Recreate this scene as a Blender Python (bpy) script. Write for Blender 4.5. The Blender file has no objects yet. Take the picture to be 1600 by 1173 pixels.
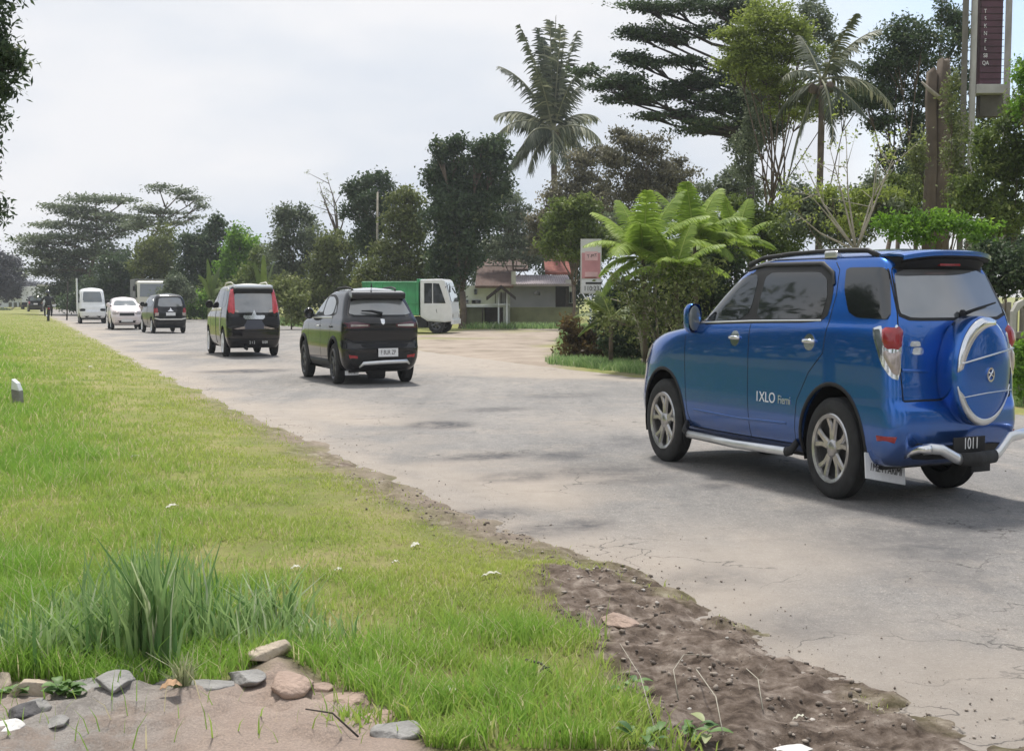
import bpy, bmesh, math, random
import numpy as np
from mathutils import Vector, Matrix
from mathutils.bvhtree import BVHTree
R = math.radians
SC = bpy.context.scene
COL = SC.collection
# ------------------------------------------------------------ camera, sky, sun, exposure
FPX, HOR, CH = 1820.0, 463.5, 1.4
PITCH = math.atan((586.5 - HOR) / FPX)
cd = bpy.data.cameras.new('camera')
cam = bpy.data.objects.new('camera', cd); COL.objects.link(cam)
cam.location = (0, 0, CH); cam.rotation_euler = (math.pi/2 - PITCH, 0, 0)
cd.sensor_fit = 'HORIZONTAL'; cd.sensor_width = 36; cd.lens = 36*FPX/1600
cd.clip_start = .05; cd.clip_end = 8000
SC.camera = cam
SUN_EL, SUN_AZ = R(64), R(-8)          # azimuth from +Y towards +X
sd = Vector((math.sin(SUN_AZ)*math.cos(SUN_EL), math.cos(SUN_AZ)*math.cos(SUN_EL), math.sin(SUN_EL)))
sl = bpy.data.lights.new('sun', 'SUN'); sl.energy = 2.9; sl.angle = R(7); sl.color = (1, .96, .9)
so = bpy.data.objects.new('sun', sl); COL.objects.link(so)
so.rotation_euler = (-sd).to_track_quat('-Z', 'Y').to_euler()
SC.view_settings.view_transform = 'Standard'; SC.view_settings.look = 'None'
SC.view_settings.exposure = 0.66; SC.view_settings.gamma = 1
SC.cycles.max_bounces = 6; SC.cycles.transparent_max_bounces = 8; SC.cycles.diffuse_bounces = 3
SC.cycles.use_denoising = True
W = bpy.data.worlds.new('World'); SC.world = W; W.use_nodes = True
nt = W.node_tree; nt.nodes.clear()
def wn(t, **k):
    n = nt.nodes.new(t)
    for a, b in k.items(): setattr(n, a, b)
    return n
sky = wn('ShaderNodeTexSky', sky_type='NISHITA', sun_disc=False, sun_elevation=SUN_EL, sun_rotation=SUN_AZ)
bg1 = wn('ShaderNodeBackground'); bg1.inputs[1].default_value = .13
nt.links.new(sky.outputs[0], bg1.inputs[0])
tc = wn('ShaderNodeTexCoord'); mp = wn('ShaderNodeMapping'); mp.inputs['Scale'].default_value = (1, 1, 2.6)
nt.links.new(tc.outputs['Generated'], mp.inputs[0])
no = wn('ShaderNodeTexNoise'); no.inputs['Scale'].default_value = 2.3; no.inputs['Detail'].default_value = 7; no.inputs['Roughness'].default_value = .5
nt.links.new(mp.outputs[0], no.inputs['Vector'])
cr = wn('ShaderNodeValToRGB'); cr.color_ramp.elements[0].position = .36; cr.color_ramp.elements[0].color = (.42, .47, .54, 1)
cr.color_ramp.elements[1].position = .60; cr.color_ramp.elements[1].color = (.60, .60, .615, 1)
nt.links.new(no.outputs[0], cr.inputs[0])
bg2 = wn('ShaderNodeBackground'); bg2.inputs[1].default_value = 1.0
nt.links.new(cr.outputs[0], bg2.inputs[0])
# the cloud cover breaks towards one side of the sky (direction +X, high)
dp = wn('ShaderNodeVectorMath', operation='DOT_PRODUCT'); dp.inputs[1].default_value = Vector((.72, .55, .42)).normalized()
nt.links.new(tc.outputs['Generated'], dp.inputs[0])
ad = wn('ShaderNodeMath', operation='MULTIPLY_ADD'); ad.inputs[1].default_value = .16; nt.links.new(no.outputs[0], ad.inputs[0]); nt.links.new(dp.outputs['Value'], ad.inputs[2])
mr = wn('ShaderNodeMapRange'); mr.inputs[1].default_value = .85; mr.inputs[2].default_value = .95; mr.inputs[3].default_value = 1; mr.inputs[4].default_value = .12
nt.links.new(ad.outputs[0], mr.inputs[0])
mx = wn('ShaderNodeMixShader'); nt.links.new(mr.outputs[0], mx.inputs[0]); nt.links.new(bg1.outputs[0], mx.inputs[1]); nt.links.new(bg2.outputs[0], mx.inputs[2])
wo = wn('ShaderNodeOutputWorld'); nt.links.new(mx.outputs[0], wo.inputs[0])
# ------------------------------------------------------------ helpers
cP, sP = math.cos(PITCH), math.sin(PITCH)
def ray(px, py):
    u = (px-800)/FPX; v = (586.5-py)/FPX
    return np.array([u, cP+v*sP, -sP+v*cP])
def G(px, py, z=0.0):
    d = ray(px, py); t = (z-CH)/d[2]
    return np.array([d[0]*t, d[1]*t, z])
def A(px, py, D):
    d = ray(px, py); t = D/d[1]
    return np.array([d[0]*t, D, CH+d[2]*t])
def PXM(D): return FPX/D            # pixels per metre at depth D
def tag(o, label=None, cat=None, group=None, kind=None):
    if label: o['label'] = label
    if cat: o['category'] = cat
    if group: o['group'] = group
    if kind: o['kind'] = kind
    return o
def empty(name, loc=(0, 0, 0), rz=0, parent=None, scale=None):
    o = bpy.data.objects.new(name, None); COL.objects.link(o); o.location = loc; o.rotation_euler = (0, 0, rz)
    o.empty_display_size = .2
    if scale: o.scale = scale
    if parent: o.parent = parent
    return o
def link(name, me, mat=None, parent=None, smooth=True):
    if mat is not None: me.materials.append(mat)
    if smooth and len(me.polygons): me.polygons.foreach_set('use_smooth', [True]*len(me.polygons))
    o = bpy.data.objects.new(name, me); COL.objects.link(o)
    if parent: o.parent = parent
    return o
def quads(name, V, F, mat, parent=None, smooth=False, col=None, nper=4):
    """numpy mesh: V (n,3), F (m,nper)"""
    V = np.asarray(V, np.float32); F = np.asarray(F, np.int32)
    me = bpy.data.meshes.new(name)
    me.vertices.add(len(V)); me.vertices.foreach_set('co', V.ravel())
    me.loops.add(F.size); me.loops.foreach_set('vertex_index', F.ravel())
    me.polygons.add(len(F)); me.polygons.foreach_set('loop_start', np.arange(0, F.size, nper, dtype=np.int32))
    me.update(calc_edges=True)
    if col is not None:
        a = me.attributes.new('tint', 'FLOAT', 'POINT'); a.data.foreach_set('value', np.asarray(col, np.float32))
    me.validate()
    return link(name, me, mat, parent, smooth)
class MB:
    """collects boxes, tubes, prisms and links them as one mesh"""
    def __init__(s): s.v = []; s.f = []
    def add(s, v, f):
        n = len(s.v); s.v += [tuple(map(float, p)) for p in v]; s.f += [tuple(i+n for i in q) for q in f]; return s
    def box(s, c, d, rz=0, M=None):
        hx, hy, hz = d[0]/2, d[1]/2, d[2]/2; b = min(hx, hy, hz)*.12
        vs = []
        for sx in (-1, 1):
            for sy in (-1, 1):
                for sz in (-1, 1): vs.append((sx*hx, sy*hy, sz*hz))
        ca, sa = math.cos(rz), math.sin(rz)
        if M is None: vs = [(c[0]+x*ca-y*sa, c[1]+x*sa+y*ca, c[2]+z) for x, y, z in vs]
        else: vs = [tuple(Vector(c)+M@Vector(v)) for v in vs]
        return s.add(vs, [(0, 1, 3, 2), (4, 6, 7, 5), (0, 4, 5, 1), (2, 3, 7, 6), (0, 2, 6, 4), (1, 5, 7, 3)])
    def tube(s, path, rad, n=8, cap=True, sq=None):
        P = [Vector(p) for p in path]; k = len(P)
        if not hasattr(rad, '__len__'): rad = [rad]*k
        vs = []; up = Vector((0, 0, 1)); prev = None
        for i in range(k):
            t = (P[min(i+1, k-1)]-P[max(i-1, 0)]).normalized()
            if prev is None:
                a = up if abs(t.z) < .9 else Vector((1, 0, 0)); x = t.cross(a).normalized()
            else: x = (prev - t*prev.dot(t)).normalized()
            prev = x; y = t.cross(x)
            for j in range(n):
                an = 2*math.pi*j/n; vs.append(P[i]+(x*math.cos(an)+y*math.sin(an))*rad[i])
        fs = [(i*n+j, i*n+(j+1) % n, (i+1)*n+(j+1) % n, (i+1)*n+j) for i in range(k-1) for j in range(n)]
        if cap: fs += [tuple(range(n-1, -1, -1)), tuple((k-1)*n+j for j in range(n))]
        return s.add(vs, fs)
    def lathe(s, prof, c, axis='y', n=32, closed=False):
        """prof: list of (radius, offset along the axis)"""
        vs = []
        for r, h in prof:
            for j in range(n):
                a = 2*math.pi*j/n; p, q = r*math.cos(a), r*math.sin(a)
                vs.append({'y': (c[0]+p, c[1]+h, c[2]+q), 'x': (c[0]+h, c[1]+p, c[2]+q), 'z': (c[0]+p, c[1]+q, c[2]+h)}[axis])
        k = len(prof); fs = []
        for i in range(k if closed else k-1):
            i2 = (i+1) % k
            for j in range(n): fs.append((i*n+j, i*n+(j+1) % n, i2*n+(j+1) % n, i2*n+j))
        return s.add(vs, fs)
    def prism(s, pts, axis, h0, h1):
        """pts: closed 2D outline; extruded along axis from h0 to h1"""
        f = {'x': lambda a, b, h: (h, a, b), 'y': lambda a, b, h: (a, h, b), 'z': lambda a, b, h: (a, b, h)}[axis]
        n = len(pts)
        vs = [f(a, b, h0) for a, b in pts]+[f(a, b, h1) for a, b in pts]
        return s.add(vs, [tuple(range(n)), tuple(range(2*n-1, n-1, -1))]+[(i, i+n, (i+1) % n+n, (i+1) % n) for i in range(n)])
    def build(s, name, mat, parent=None, smooth=False, bevel=0, sharp=None):
        me = bpy.data.meshes.new(name); me.from_pydata(s.v, [], s.f)
        bm = bmesh.new(); bm.from_mesh(me); bmesh.ops.recalc_face_normals(bm, faces=bm.faces)
        if bevel:
            es = [e for e in bm.edges if len(e.link_faces) == 2 and e.calc_face_angle() > .6]
            bmesh.ops.bevel(bm, geom=es, offset=bevel, segments=2, affect='EDGES', profile=.5, clamp_overlap=True)
        if sharp:
            for e in bm.edges: e.smooth = not (len(e.link_faces) == 2 and e.calc_face_angle() > sharp)
            smooth = True
        bm.to_mesh(me); bm.free()
        return link(name, me, mat, parent, smooth)
# ------------------------------------------------------------ materials
def newmat(name):
    m = bpy.data.materials.new(name); m.use_nodes = True; t = m.node_tree
    return m, t, t.nodes['Principled BSDF']
def pm(name, col, rough=.6, metal=0, coat=0, var=.12, scale=8, bump=0, bscale=60, spec=None):
    """principled material whose colour wanders a little with object-space noise"""
    m, t, b = newmat(name)
    tc = t.nodes.new('ShaderNodeTexCoord'); n = t.nodes.new('ShaderNodeTexNoise'); n.inputs['Scale'].default_value = scale; n.inputs['Detail'].default_value = 5
    t.links.new(tc.outputs['Object'], n.inputs['Vector'])
    r = t.nodes.new('ShaderNodeValToRGB'); c = np.array(col[:3])
    r.color_ramp.elements[0].position = .3; r.color_ramp.elements[1].position = .7
    r.color_ramp.elements[0].color = (*np.clip(c*(1-var), 0, 1), 1); r.color_ramp.elements[1].color = (*np.clip(c*(1+var), 0, 1), 1)
    t.links.new(n.outputs[0], r.inputs[0]); t.links.new(r.outputs[0], b.inputs['Base Color'])
    b.inputs['Roughness'].default_value = rough; b.inputs['Metallic'].default_value = metal; b.inputs['Coat Weight'].default_value = coat; b.inputs['Coat Roughness'].default_value = .04
    if spec is not None: b.inputs['Specular IOR Level'].default_value = spec
    if bump:
        n2 = t.nodes.new('ShaderNodeTexNoise'); n2.inputs['Scale'].default_value = bscale; n2.inputs['Detail'].default_value = 6
        t.links.new(tc.outputs['Object'], n2.inputs['Vector'])
        bu = t.nodes.new('ShaderNodeBump'); bu.inputs['Strength'].default_value = bump; bu.inputs['Distance'].default_value = .02
        t.links.new(n2.outputs[0], bu.inputs['Height']); t.links.new(bu.outputs[0], b.inputs['Normal'])
    return m
def leafmat(name, c0, c1, c2=None, rough=.55, trans=.35):
    """leaf material: colour of each leaf from its own 'tint' value, part of the light passes through"""
    m, t, b = newmat(name)
    a = t.nodes.new('ShaderNodeAttribute'); a.attribute_name = 'tint'
    r = t.nodes.new('ShaderNodeValToRGB'); r.color_ramp.elements[0].color = (*c0, 1); r.color_ramp.elements[1].color = (*c1, 1)
    r.color_ramp.elements[1].position = .8 if c2 else 1
    if c2: e = r.color_ramp.elements.new(1.0); e.color = (*c2, 1)
    t.links.new(a.outputs['Fac'], r.inputs[0]); t.links.new(r.outputs[0], b.inputs['Base Color'])
    b.inputs['Roughness'].default_value = rough; b.inputs['Specular IOR Level'].default_value = .35
    tr = t.nodes.new('ShaderNodeBsdfTranslucent'); t.links.new(r.outputs[0], tr.inputs[0])
    mxx = t.nodes.new('ShaderNodeMixShader'); mxx.inputs[0].default_value = trans
    t.links.new(b.outputs[0], mxx.inputs[1]); t.links.new(tr.outputs[0], mxx.inputs[2])
    t.links.new(mxx.outputs[0], t.nodes['Material Output'].inputs[0])
    return m
M = {}
M['black_paint'] = pm('black car paint', (.007, .0065, .008), .25, 0, 1, .2, 3, spec=.15)
M['dark_plastic'] = pm('black plastic trim', (.012, .012, .013), .6, 0, 0, .15, 10)
M['rubber'] = pm('tyre rubber', (.028, .028, .028), .85, 0, 0, .25, 14, .3, 90)
M['chrome'] = pm('chrome', (.75, .76, .78), .12, 1, 0, .06, 6)
M['alloy'] = pm('grey alloy wheel', (.46, .45, .44), .24, .9, 0, .2, 14)
M['silver'] = pm('satin aluminium', (.72, .73, .74), .3, .8, 0, .06, 9)
M['glass'] = pm('tinted car glass', (.012, .014, .015), .04, .0, .45, .15, 2, spec=.9)
M['glass_light'] = pm('car glass with painted sky reflection', (.11, .13, .14), .05, 0, 1, .1, 2, spec=1)  # sky reflection is put into the grey base colour
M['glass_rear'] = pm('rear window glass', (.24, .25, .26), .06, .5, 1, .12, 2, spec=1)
M['liner'] = pm('wheel well plastic', (.006, .006, .006), .95, 0, 0, .2, 8, spec=.1)
M['seam'] = pm('panel gap', (.006, .007, .01), .7, 0, 0, .1, 5)
M['red_lens'] = pm('red lamp lens', (.30, .012, .018), .15, 0, .8, .15, 12)
M['red_bright'] = pm('bright red lamp lens', (.55, .05, .07), .2, 0, .8, .15, 12)
M['clear_lens'] = pm('clear lamp lens', (.42, .36, .33), .2, .3, .8, .25, 20)
M['white_paint'] = pm('white paint', (.78, .79, .8), .35, 0, .5, .05, 4)
M['white_mark'] = pm('white lettering', (.8, .8, .8), .5, 0, 0, .05, 20)
M['black_mark'] = pm('black lettering', (.02, .02, .02), .6, 0, 0, .1, 20)
M['plate_white'] = pm('white number plate', (.75, .75, .76), .4, 0, 0, .05, 20)
# ------------------------------------------------------------ ground and road
def poly_sdist(P, X, Y):
    """signed distance of points to a polyline (positive on its left-hand side when walking it)"""
    best = np.full(X.shape, 1e9); bp = np.zeros(X.shape); sg = np.ones(X.shape)
    for i in range(len(P)-1):
        a, b = P[i], P[i+1]; d = b-a; L = d@d
        t = ((X-a[0])*d[0]+(Y-a[1])*d[1])/L
        t = np.clip(t, -1e9 if i == 0 else 0, 1e9 if i == len(P)-2 else 1)
        dx, dy = X-(a[0]+t*d[0]), Y-(a[1]+t*d[1]); ds = np.hypot(dx, dy)
        cr_ = (d[0]*(Y-a[1])-d[1]*(X-a[0]))/math.sqrt(L); s = np.sign(cr_); tie = np.abs(ds-best) < 1e-7
        m = (ds < best-1e-7) | (tie & (np.abs(cr_) > bp))
        best = np.where(m, ds, best); sg = np.where(m, s, sg); bp = np.where(m, np.abs(cr_), bp)
    return best*sg
near_px = [(1600, 1173), (1450, 1120), (1300, 1052), (1150, 968), (1000, 893), (850, 850), (720, 800), (600, 742), (450, 672), (330, 620), (200, 556), (100, 505), (62, 490)]
EL = np.array([G(x, y)[:2] for x, y in near_px]); EL = np.vstack([EL[0]+(EL[0]-EL[1])*12, EL, EL[-1]+np.array([-.42, 1])*400])
far_px = [(1590, 650), (1000, 592), (830, 572), (650, 549), (450, 508), (290, 491)]
ER = np.array([G(x, y)[:2] for x, y in far_px]); ER = np.vstack([ER[0]+(ER[0]-ER[1])*6, ER, ER[-1]+np.array([-.42, 1])*400])
rng = np.random.default_rng(7)
def vnoise(X, Y, sc, seed=0, octv=3):
    """value noise by hashing a lattice"""
    out = 0; amp = 1; tot = 0
    for o in range(octv):
        x, y = X/sc*2**o, Y/sc*2**o; xi, yi = np.floor(x).astype(np.int64), np.floor(y).astype(np.int64); fx, fy = x-xi, y-yi
        fx, fy = fx*fx*(3-2*fx), fy*fy*(3-2*fy)
        def h(a, b):
            v = (a*374761393+b*668265263+(seed+o*17)*1442695041) & 0x7fffffff; v = ((v ^ (v >> 13))*1274126177) & 0x7fffffff
            return ((v ^ (v >> 16)) & 0xffff)/65535.
        out = out+amp*((h(xi, yi)*(1-fx)+h(xi+1, yi)*fx)*(1-fy)+(h(xi, yi+1)*(1-fx)+h(xi+1, yi+1)*fx)*fy); tot += amp; amp *= .5
    return out/tot
def sstep(a, b, x): t = np.clip((x-a)/(b-a), 0, 1); return t*t*(3-2*t)
def blob(X, Y, px, py, r, z=0):
    g = G(px, py, z); return np.exp(-((X-g[0])**2+(Y-g[1])**2)/(r*r))
def slab_mask(X, Y):
    """the bare stony slab right in front of the camera"""
    P = np.array([G(x, y, .08)[:2] for x, y in [(-250, 1085), (60, 1062), (110, 1072), (210, 1076), (330, 1074), (395, 1052), (430, 1028), (490, 1060), (560, 1090), (640, 1138), (700, 1300)]])
    d = poly_sdist(P, X, Y)
    return d
def ground_h(X, Y):
    dl = poly_sdist(EL, X, Y)          # + on the verge side
    dr = -poly_sdist(ER, X, Y)         # + beyond the far edge
    n1 = vnoise(X, Y, .9, 1); n2 = vnoise(X, Y, .22, 2); n3 = vnoise(X, Y, 3.5, 3)
    near = sstep(25, 8, Y)
    dd = dl+(n1-.5)*.34+(n2-.5)*.16*near
    zl = -.03+.055*sstep(-.12, .16, dd)+.05*sstep(.1, 1.4, dd)+(n3-.5)*.10*sstep(.5, 3, dd)+(n2-.5)*.03*near*sstep(0, .4, dd)
    zr = -.03+.05*sstep(-.3, .6, dr+(n1-.5)*.5)+(n3-.5)*.10*sstep(1, 5, dr)
    z = np.maximum(zl, zr)
    # clods and ruts of the dug soil at the broken road edge
    dirt = dirt_f(X, Y, dl)
    n4 = vnoise(X, Y, .09, 8, 3); n5 = vnoise(X, Y, .04, 9, 2)
    z = z+dirt*((n4-.45)*.075+(n5-.5)*.022+(vnoise(X, Y, .3, 10)-.5)*.04+.0)*near*sstep(-.1, .1, dd)
    z = z+blob(X, Y, 880, 925, .35)*.06
    s = slab_mask(X, Y)
    z = z+near*(.03*sstep(.1, -.12, s)+sstep(.1, -.1, s)*(np.floor(vnoise(X, Y, .42, 12)*6+vnoise(X, Y, .05, 15)*.5)/6-.5)*.13+sstep(.1, -.1, s)*((vnoise(X, Y, .5, 12)-.5)*.05+(vnoise(X, Y, .06, 13)-.5)*.022))
    return z
def dirt_f(X, Y, dl):
    g = G(1010, 960); e = G(1400, 1160)
    band = np.exp(-(np.clip(dl-.12, -9, 9)/.30)**2)*sstep(6.9, 5.7, Y)*sstep(.0, .7, X+.1)
    wide = np.exp(-(np.clip(dl-.3, 0, 9)/.42)**2)*sstep(5.3, 4.3, Y)*sstep(.2, .9, X)
    thin = np.exp(-((dl-.12)/.34)**2)*.8*sstep(22, 9, Y)
    n = vnoise(X, Y, .35, 21)
    nn = (vnoise(X, Y, .5, 22)-.5)*.35+(vnoise(X, Y, .12, 23)-.5)*.15
    dug = sstep(.10, -.14, pdist(DUG, X, Y)+nn)
    return np.clip(np.maximum(np.maximum(np.maximum(band, wide), thin)*(.55+.9*n), dug), 0, 1)
def inside(P, X, Y):
    r = np.zeros(X.shape, bool)
    for i in range(len(P)):
        a, b2 = P[i], P[(i+1) % len(P)]
        c1 = (a[1] > Y) != (b2[1] > Y)
        with np.errstate(divide='ignore', invalid='ignore'): xx = (b2[0]-a[0])*(Y-a[1])/(b2[1]-a[1])+a[0]
        r ^= c1 & (X < xx)
    return r
def pdist(P, X, Y):
    best = np.full(X.shape, 1e9)
    for i in range(len(P)):
        a, b2 = P[i], P[(i+1) % len(P)]; d = b2-a; t = np.clip(((X-a[0])*d[0]+(Y-a[1])*d[1])/(d@d), 0, 1)
        best = np.minimum(best, np.hypot(X-(a[0]+t*d[0]), Y-(a[1]+t*d[1])))
    return np.where(inside(P, X, Y), -best, best)
DUG = np.array([G(x, y, .05)[:2] for x, y in [(800, 965), (850, 890), (960, 885), (1150, 960), (1330, 1055), (1500, 1135), (1600, 1200), (1000, 1240), (960, 1120), (935, 1040), (880, 990)]])
def graded(c0, c1, st, lo, hi, ratio):
    a = [c0]; s = st
    while a[-1] > lo: s *= ratio; a.append(a[-1]-s)
    b = [c1]; s = st
    while b[-1] < hi: s *= ratio; b.append(b[-1]+s)
    return np.array(a[::-1][:-1]+list(np.arange(c0, c1, st))+b)
xs = graded(-3.2, 2.6, .028, -900, 900, 1.045); ys = graded(3.1, 7.6, .028, -25, 2500, 1.03)
ys = np.concatenate([[-25, -10, 0, 1.5, 2.4], ys[ys > 2.6]])
X, Y = np.meshgrid(xs, ys); Z = ground_h(X, Y)
nx, ny = len(xs), len(ys)
F = (np.arange(ny-1)[:, None]*nx+np.arange(nx-1)[None]).ravel(); F = np.stack([F, F+1, F+nx+1, F+nx], 1)
gm, t, b = newmat('verge earth and turf')
def nd(t, ty, **k):
    n = t.nodes.new(ty)
    for a, v in k.items(): setattr(n, a, v)
    return n
def noise(t, vec, sc, det=6, rough=.55):
    n = nd(t, 'ShaderNodeTexNoise'); n.inputs['Scale'].default_value = sc; n.inputs['Detail'].default_value = det; n.inputs['Roughness'].default_value = rough
    t.links.new(vec, n.inputs['Vector']); return n.outputs[0]
def ramp(t, fac, stops):
    r = nd(t, 'ShaderNodeValToRGB'); el = r.color_ramp.elements
    el[0].position, el[0].color = stops[0][0], (*stops[0][1], 1); el[1].position, el[1].color = stops[-1][0], (*stops[-1][1], 1)
    for p, c in stops[1:-1]: e = el.new(p); e.color = (*c, 1)
    t.links.new(fac, r.inputs[0]); return r.outputs[0]
def mixc(t, fac, a, bb, mode='MIX'):
    m = nd(t, 'ShaderNodeMix', data_type='RGBA', blend_type=mode)
    if hasattr(fac, 'is_linked'): t.links.new(fac, m.inputs[0])
    else: m.inputs[0].default_value = fac
    for s, i in ((a, 6), (bb, 7)):
        if hasattr(s, 'is_linked'): t.links.new(s, m.inputs[i])
        else: m.inputs[i].default_value = (*s, 1)
    return m.outputs[2]
def attr(t, n): a = nd(t, 'ShaderNodeAttribute'); a.attribute_name = n; return a.outputs['Fac']
def bumpn(t, b, h, st, dist=.02):
    bu = nd(t, 'ShaderNodeBump'); bu.inputs['Strength'].default_value = st; bu.inputs['Distance'].default_value = dist
    t.links.new(h, bu.inputs['Height']); t.links.new(bu.outputs[0], b.inputs['Normal'])
pos = nd(t, 'ShaderNodeNewGeometry').outputs['Position']
turf = ramp(t, noise(t, pos, 1.7, 8), [(.3, (.15, .20, .045)), (.5, (.25, .27, .08)), (.7, (.35, .31, .14))])
turf = mixc(t, ramp(t, noise(t, pos, 26, 5, .7), [(.42, (0, 0, 0)), (.68, (.6, .6, .6))]), turf, (.20, .16, .09))
soil = ramp(t, noise(t, pos, 11, 8, .65), [(.34, (.06, .044, .034)), (.45, (.13, .098, .076)), (.56, (.22, .175, .142)), (.70, (.40, .34, .285))])
sand = ramp(t, noise(t, pos, .8, 10, .65), [(.32, (.22, .19, .145)), (.45, (.32, .265, .215)), (.7, (.43, .365, .30))])
stone = ramp(t, noise(t, pos, 3.5, 12, .75), [(.36, (.24, .22, .20)), (.47, (.42, .385, .35)), (.58, (.36, .29, .24)), (.68, (.54, .46, .40))])
sx_ = nd(t, 'ShaderNodeSeparateXYZ'); t.links.new(pos, sx_.inputs[0]); sm = nd(t, 'ShaderNodeMapRange'); t.links.new(sx_.outputs[0], sm.inputs[0]); sm.inputs[1].default_value = -1.25; sm.inputs[2].default_value = -.85
stone = mixc(t, sm.outputs[0], stone, mixc(t, noise(t, pos, 6, 8), (.34, .25, .20), (.58, .46, .38)))
stone = mixc(t, ramp(t, noise(t, pos, 140, 3, .6), [(.4, (.4, .4, .4)), (.62, (0, 0, 0))]), stone, (.20, .18, .165))
c = mixc(t, attr(t, 'dirt'), turf, soil); c = mixc(t, attr(t, 'sand'), c, sand); c = mixc(t, attr(t, 'slab'), c, stone)
t.links.new(c, b.inputs['Base Color']); b.inputs['Roughness'].default_value = .95; b.inputs['Specular IOR Level'].default_value = .15
bumpn(t, b, noise(t, pos, 38, 12, .8), .9, .02)
me = bpy.data.meshes.new('ground')
V = np.stack([X.ravel(), Y.ravel(), Z.ravel()], 1).astype(np.float32)
go = quads('ground', V, F, gm, smooth=True)
dl = poly_sdist(EL, X, Y); dr = -poly_sdist(ER, X, Y)
dirt = dirt_f(X, Y, dl)
DR = np.array([G(x, y)[:2] for x, y in [(905, 590), (870, 548), (905, 520), (880, 512), (740, 516), (640, 526), (560, 560)]])   # the sandy forecourt
gA, gB = G(700, 540), G(800, 522)
ins = np.zeros_like(X)
sandm = sstep(.5, -.5, pdist(DR, X, Y)+(vnoise(X, Y, 1.8, 30)-.5)*2.2)*sstep(.22, .5, vnoise(X, Y, 3.2, 31)+.12)
sandm = np.maximum(sandm, .75*np.exp(-(dr/.7)**2)*sstep(.35, .6, vnoise(X, Y, 1.5, 32)))
sandm = np.maximum(sandm, .8*np.exp(-((dl+.05)/.3)**2)*sstep(5.6, 7, Y)*sstep(.35, .6, vnoise(X, Y, .8, 33)))
slabm = sstep(.05, -.06, slab_mask(X, Y)+(vnoise(X, Y, .25, 14)-.5)*.12)*sstep(9, 6, Y)
dirt = np.maximum(dirt, .8*sstep(.12, .0, np.abs(slab_mask(X, Y)))*sstep(9, 6, Y))
for nme, arr in (('dirt', dirt), ('sand', sandm), ('slab', slabm)):
    a = go.data.attributes.new(nme, 'FLOAT', 'POINT'); a.data.foreach_set('value', arr.ravel().astype(np.float32))
tag(go, kind='structure')
# road sheet
def along(P, n):
    seg = np.r_[0, np.cumsum(np.hypot(*np.diff(P, axis=0).T))]; s = np.interp(np.linspace(0, 1, n)**2.2, [0, 1], [0, seg[-1]])
    return np.stack([np.interp(s, seg, P[:, 0]), np.interp(s, seg, P[:, 1])], 1)
dirn = np.array([-.47, .885]); dirn /= np.hypot(*dirn); nrm = np.array([dirn[1], -dirn[0]])   # along, across (to the far side)
ss = np.concatenate([np.arange(-14, 40, .14), np.arange(40, 110, .8), np.arange(110, 1200, 20)]); ts = np.linspace(-3, 14, 110)
org = np.array([0.0, 6.0])
S, T = np.meshgrid(ss, ts, indexing='ij')
RX, RY = org[0]+S*dirn[0]+T*nrm[0], org[1]+S*dirn[1]+T*nrm[1]
rl, rr = poly_sdist(EL, RX, RY), -poly_sdist(ER, RX, RY)
keep = (rl < .5) & (rr < .6)
RZ = .004+(vnoise(RX, RY, 1.6, 41)-.5)*.012-(sstep(.62, .8, vnoise(RX, RY, 1.1, 43)))*.012
RZ = np.where(rr > .05, RZ-.02*sstep(.05, .4, rr), RZ)
idx = np.arange(S.size).reshape(S.shape)
ff = np.stack([idx[:-1, :-1], idx[1:, :-1], idx[1:, 1:], idx[:-1, 1:]], -1); kk = keep[:-1, :-1] | keep[1:, :-1] | keep[1:, 1:] | keep[:-1, 1:]
rm, t, b = newmat('worn dusty asphalt')
pos = nd(t, 'ShaderNodeNewGeometry').outputs['Position']
mpn = nd(t, 'ShaderNodeMapping'); mpn.inputs['Rotation'].default_value = (0, 0, R(-28)); mpn.inputs['Scale'].default_value = (1, .35, 1)
t.links.new(pos, mpn.inputs[0]); al = mpn.outputs[0]
base = ramp(t, noise(t, al, .55, 12, .72), [(.34, (.20, .194, .186)), (.5, (.27, .256, .242)), (.64, (.355, .328, .30))])
base = mixc(t, ramp(t, noise(t, pos, 1.3, 12, .74), [(.5, (0, 0, 0)), (.62, (.55, .55, .55))]), base, (.38, .335, .29))
base = mixc(t, ramp(t, noise(t, al, 1.9, 12, .74), [(.54, (0, 0, 0)), (.63, (.42, .42, .42))]), base, (.14, .138, .136))
base = mixc(t, ramp(t, noise(t, pos, 9, 8, .7), [(.38, (.5, .5, .5)), (.52, (0, 0, 0))]), base, (.17, .165, .16))
base = mixc(t, ramp(t, noise(t, pos, 60, 4, .7), [(.54, (0, 0, 0)), (.66, (.7, .7, .7))]), base, (.50, .47, .43))
str_ = nd(t, 'ShaderNodeMapping'); str_.inputs['Rotation'].default_value = (0, 0, R(-28)); str_.inputs['Scale'].default_value = (1, .06, 1); t.links.new(pos, str_.inputs[0])
base = mixc(t, ramp(t, noise(t, str_.outputs[0], 2.6, 5, .55), [(.48, (0, 0, 0)), (.68, (.35, .35, .35))]), base, (.17, .168, .165))
base = mixc(t, ramp(t, noise(t, pos, 150, 4, .8), [(.36, (.75, .75, .75)), (.5, (0, 0, 0))]), base, (.09, .088, .085))
base = mixc(t, attr(t, 'dust'), base, mixc(t, noise(t, pos, 4, 12, .75), (.28, .235, .19), (.50, .44, .38)))
stf = nd(t, 'ShaderNodeMath', operation='MULTIPLY'); t.links.new(attr(t, 'stain'), stf.inputs[0]); t.links.new(ramp(t, noise(t, pos, 7, 10, .75), [(.36, (.35, .35, .35)), (.55, (1, 1, 1))]), stf.inputs[1])
base = mixc(t, stf.outputs[0], base, (.075, .075, .08))
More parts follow.
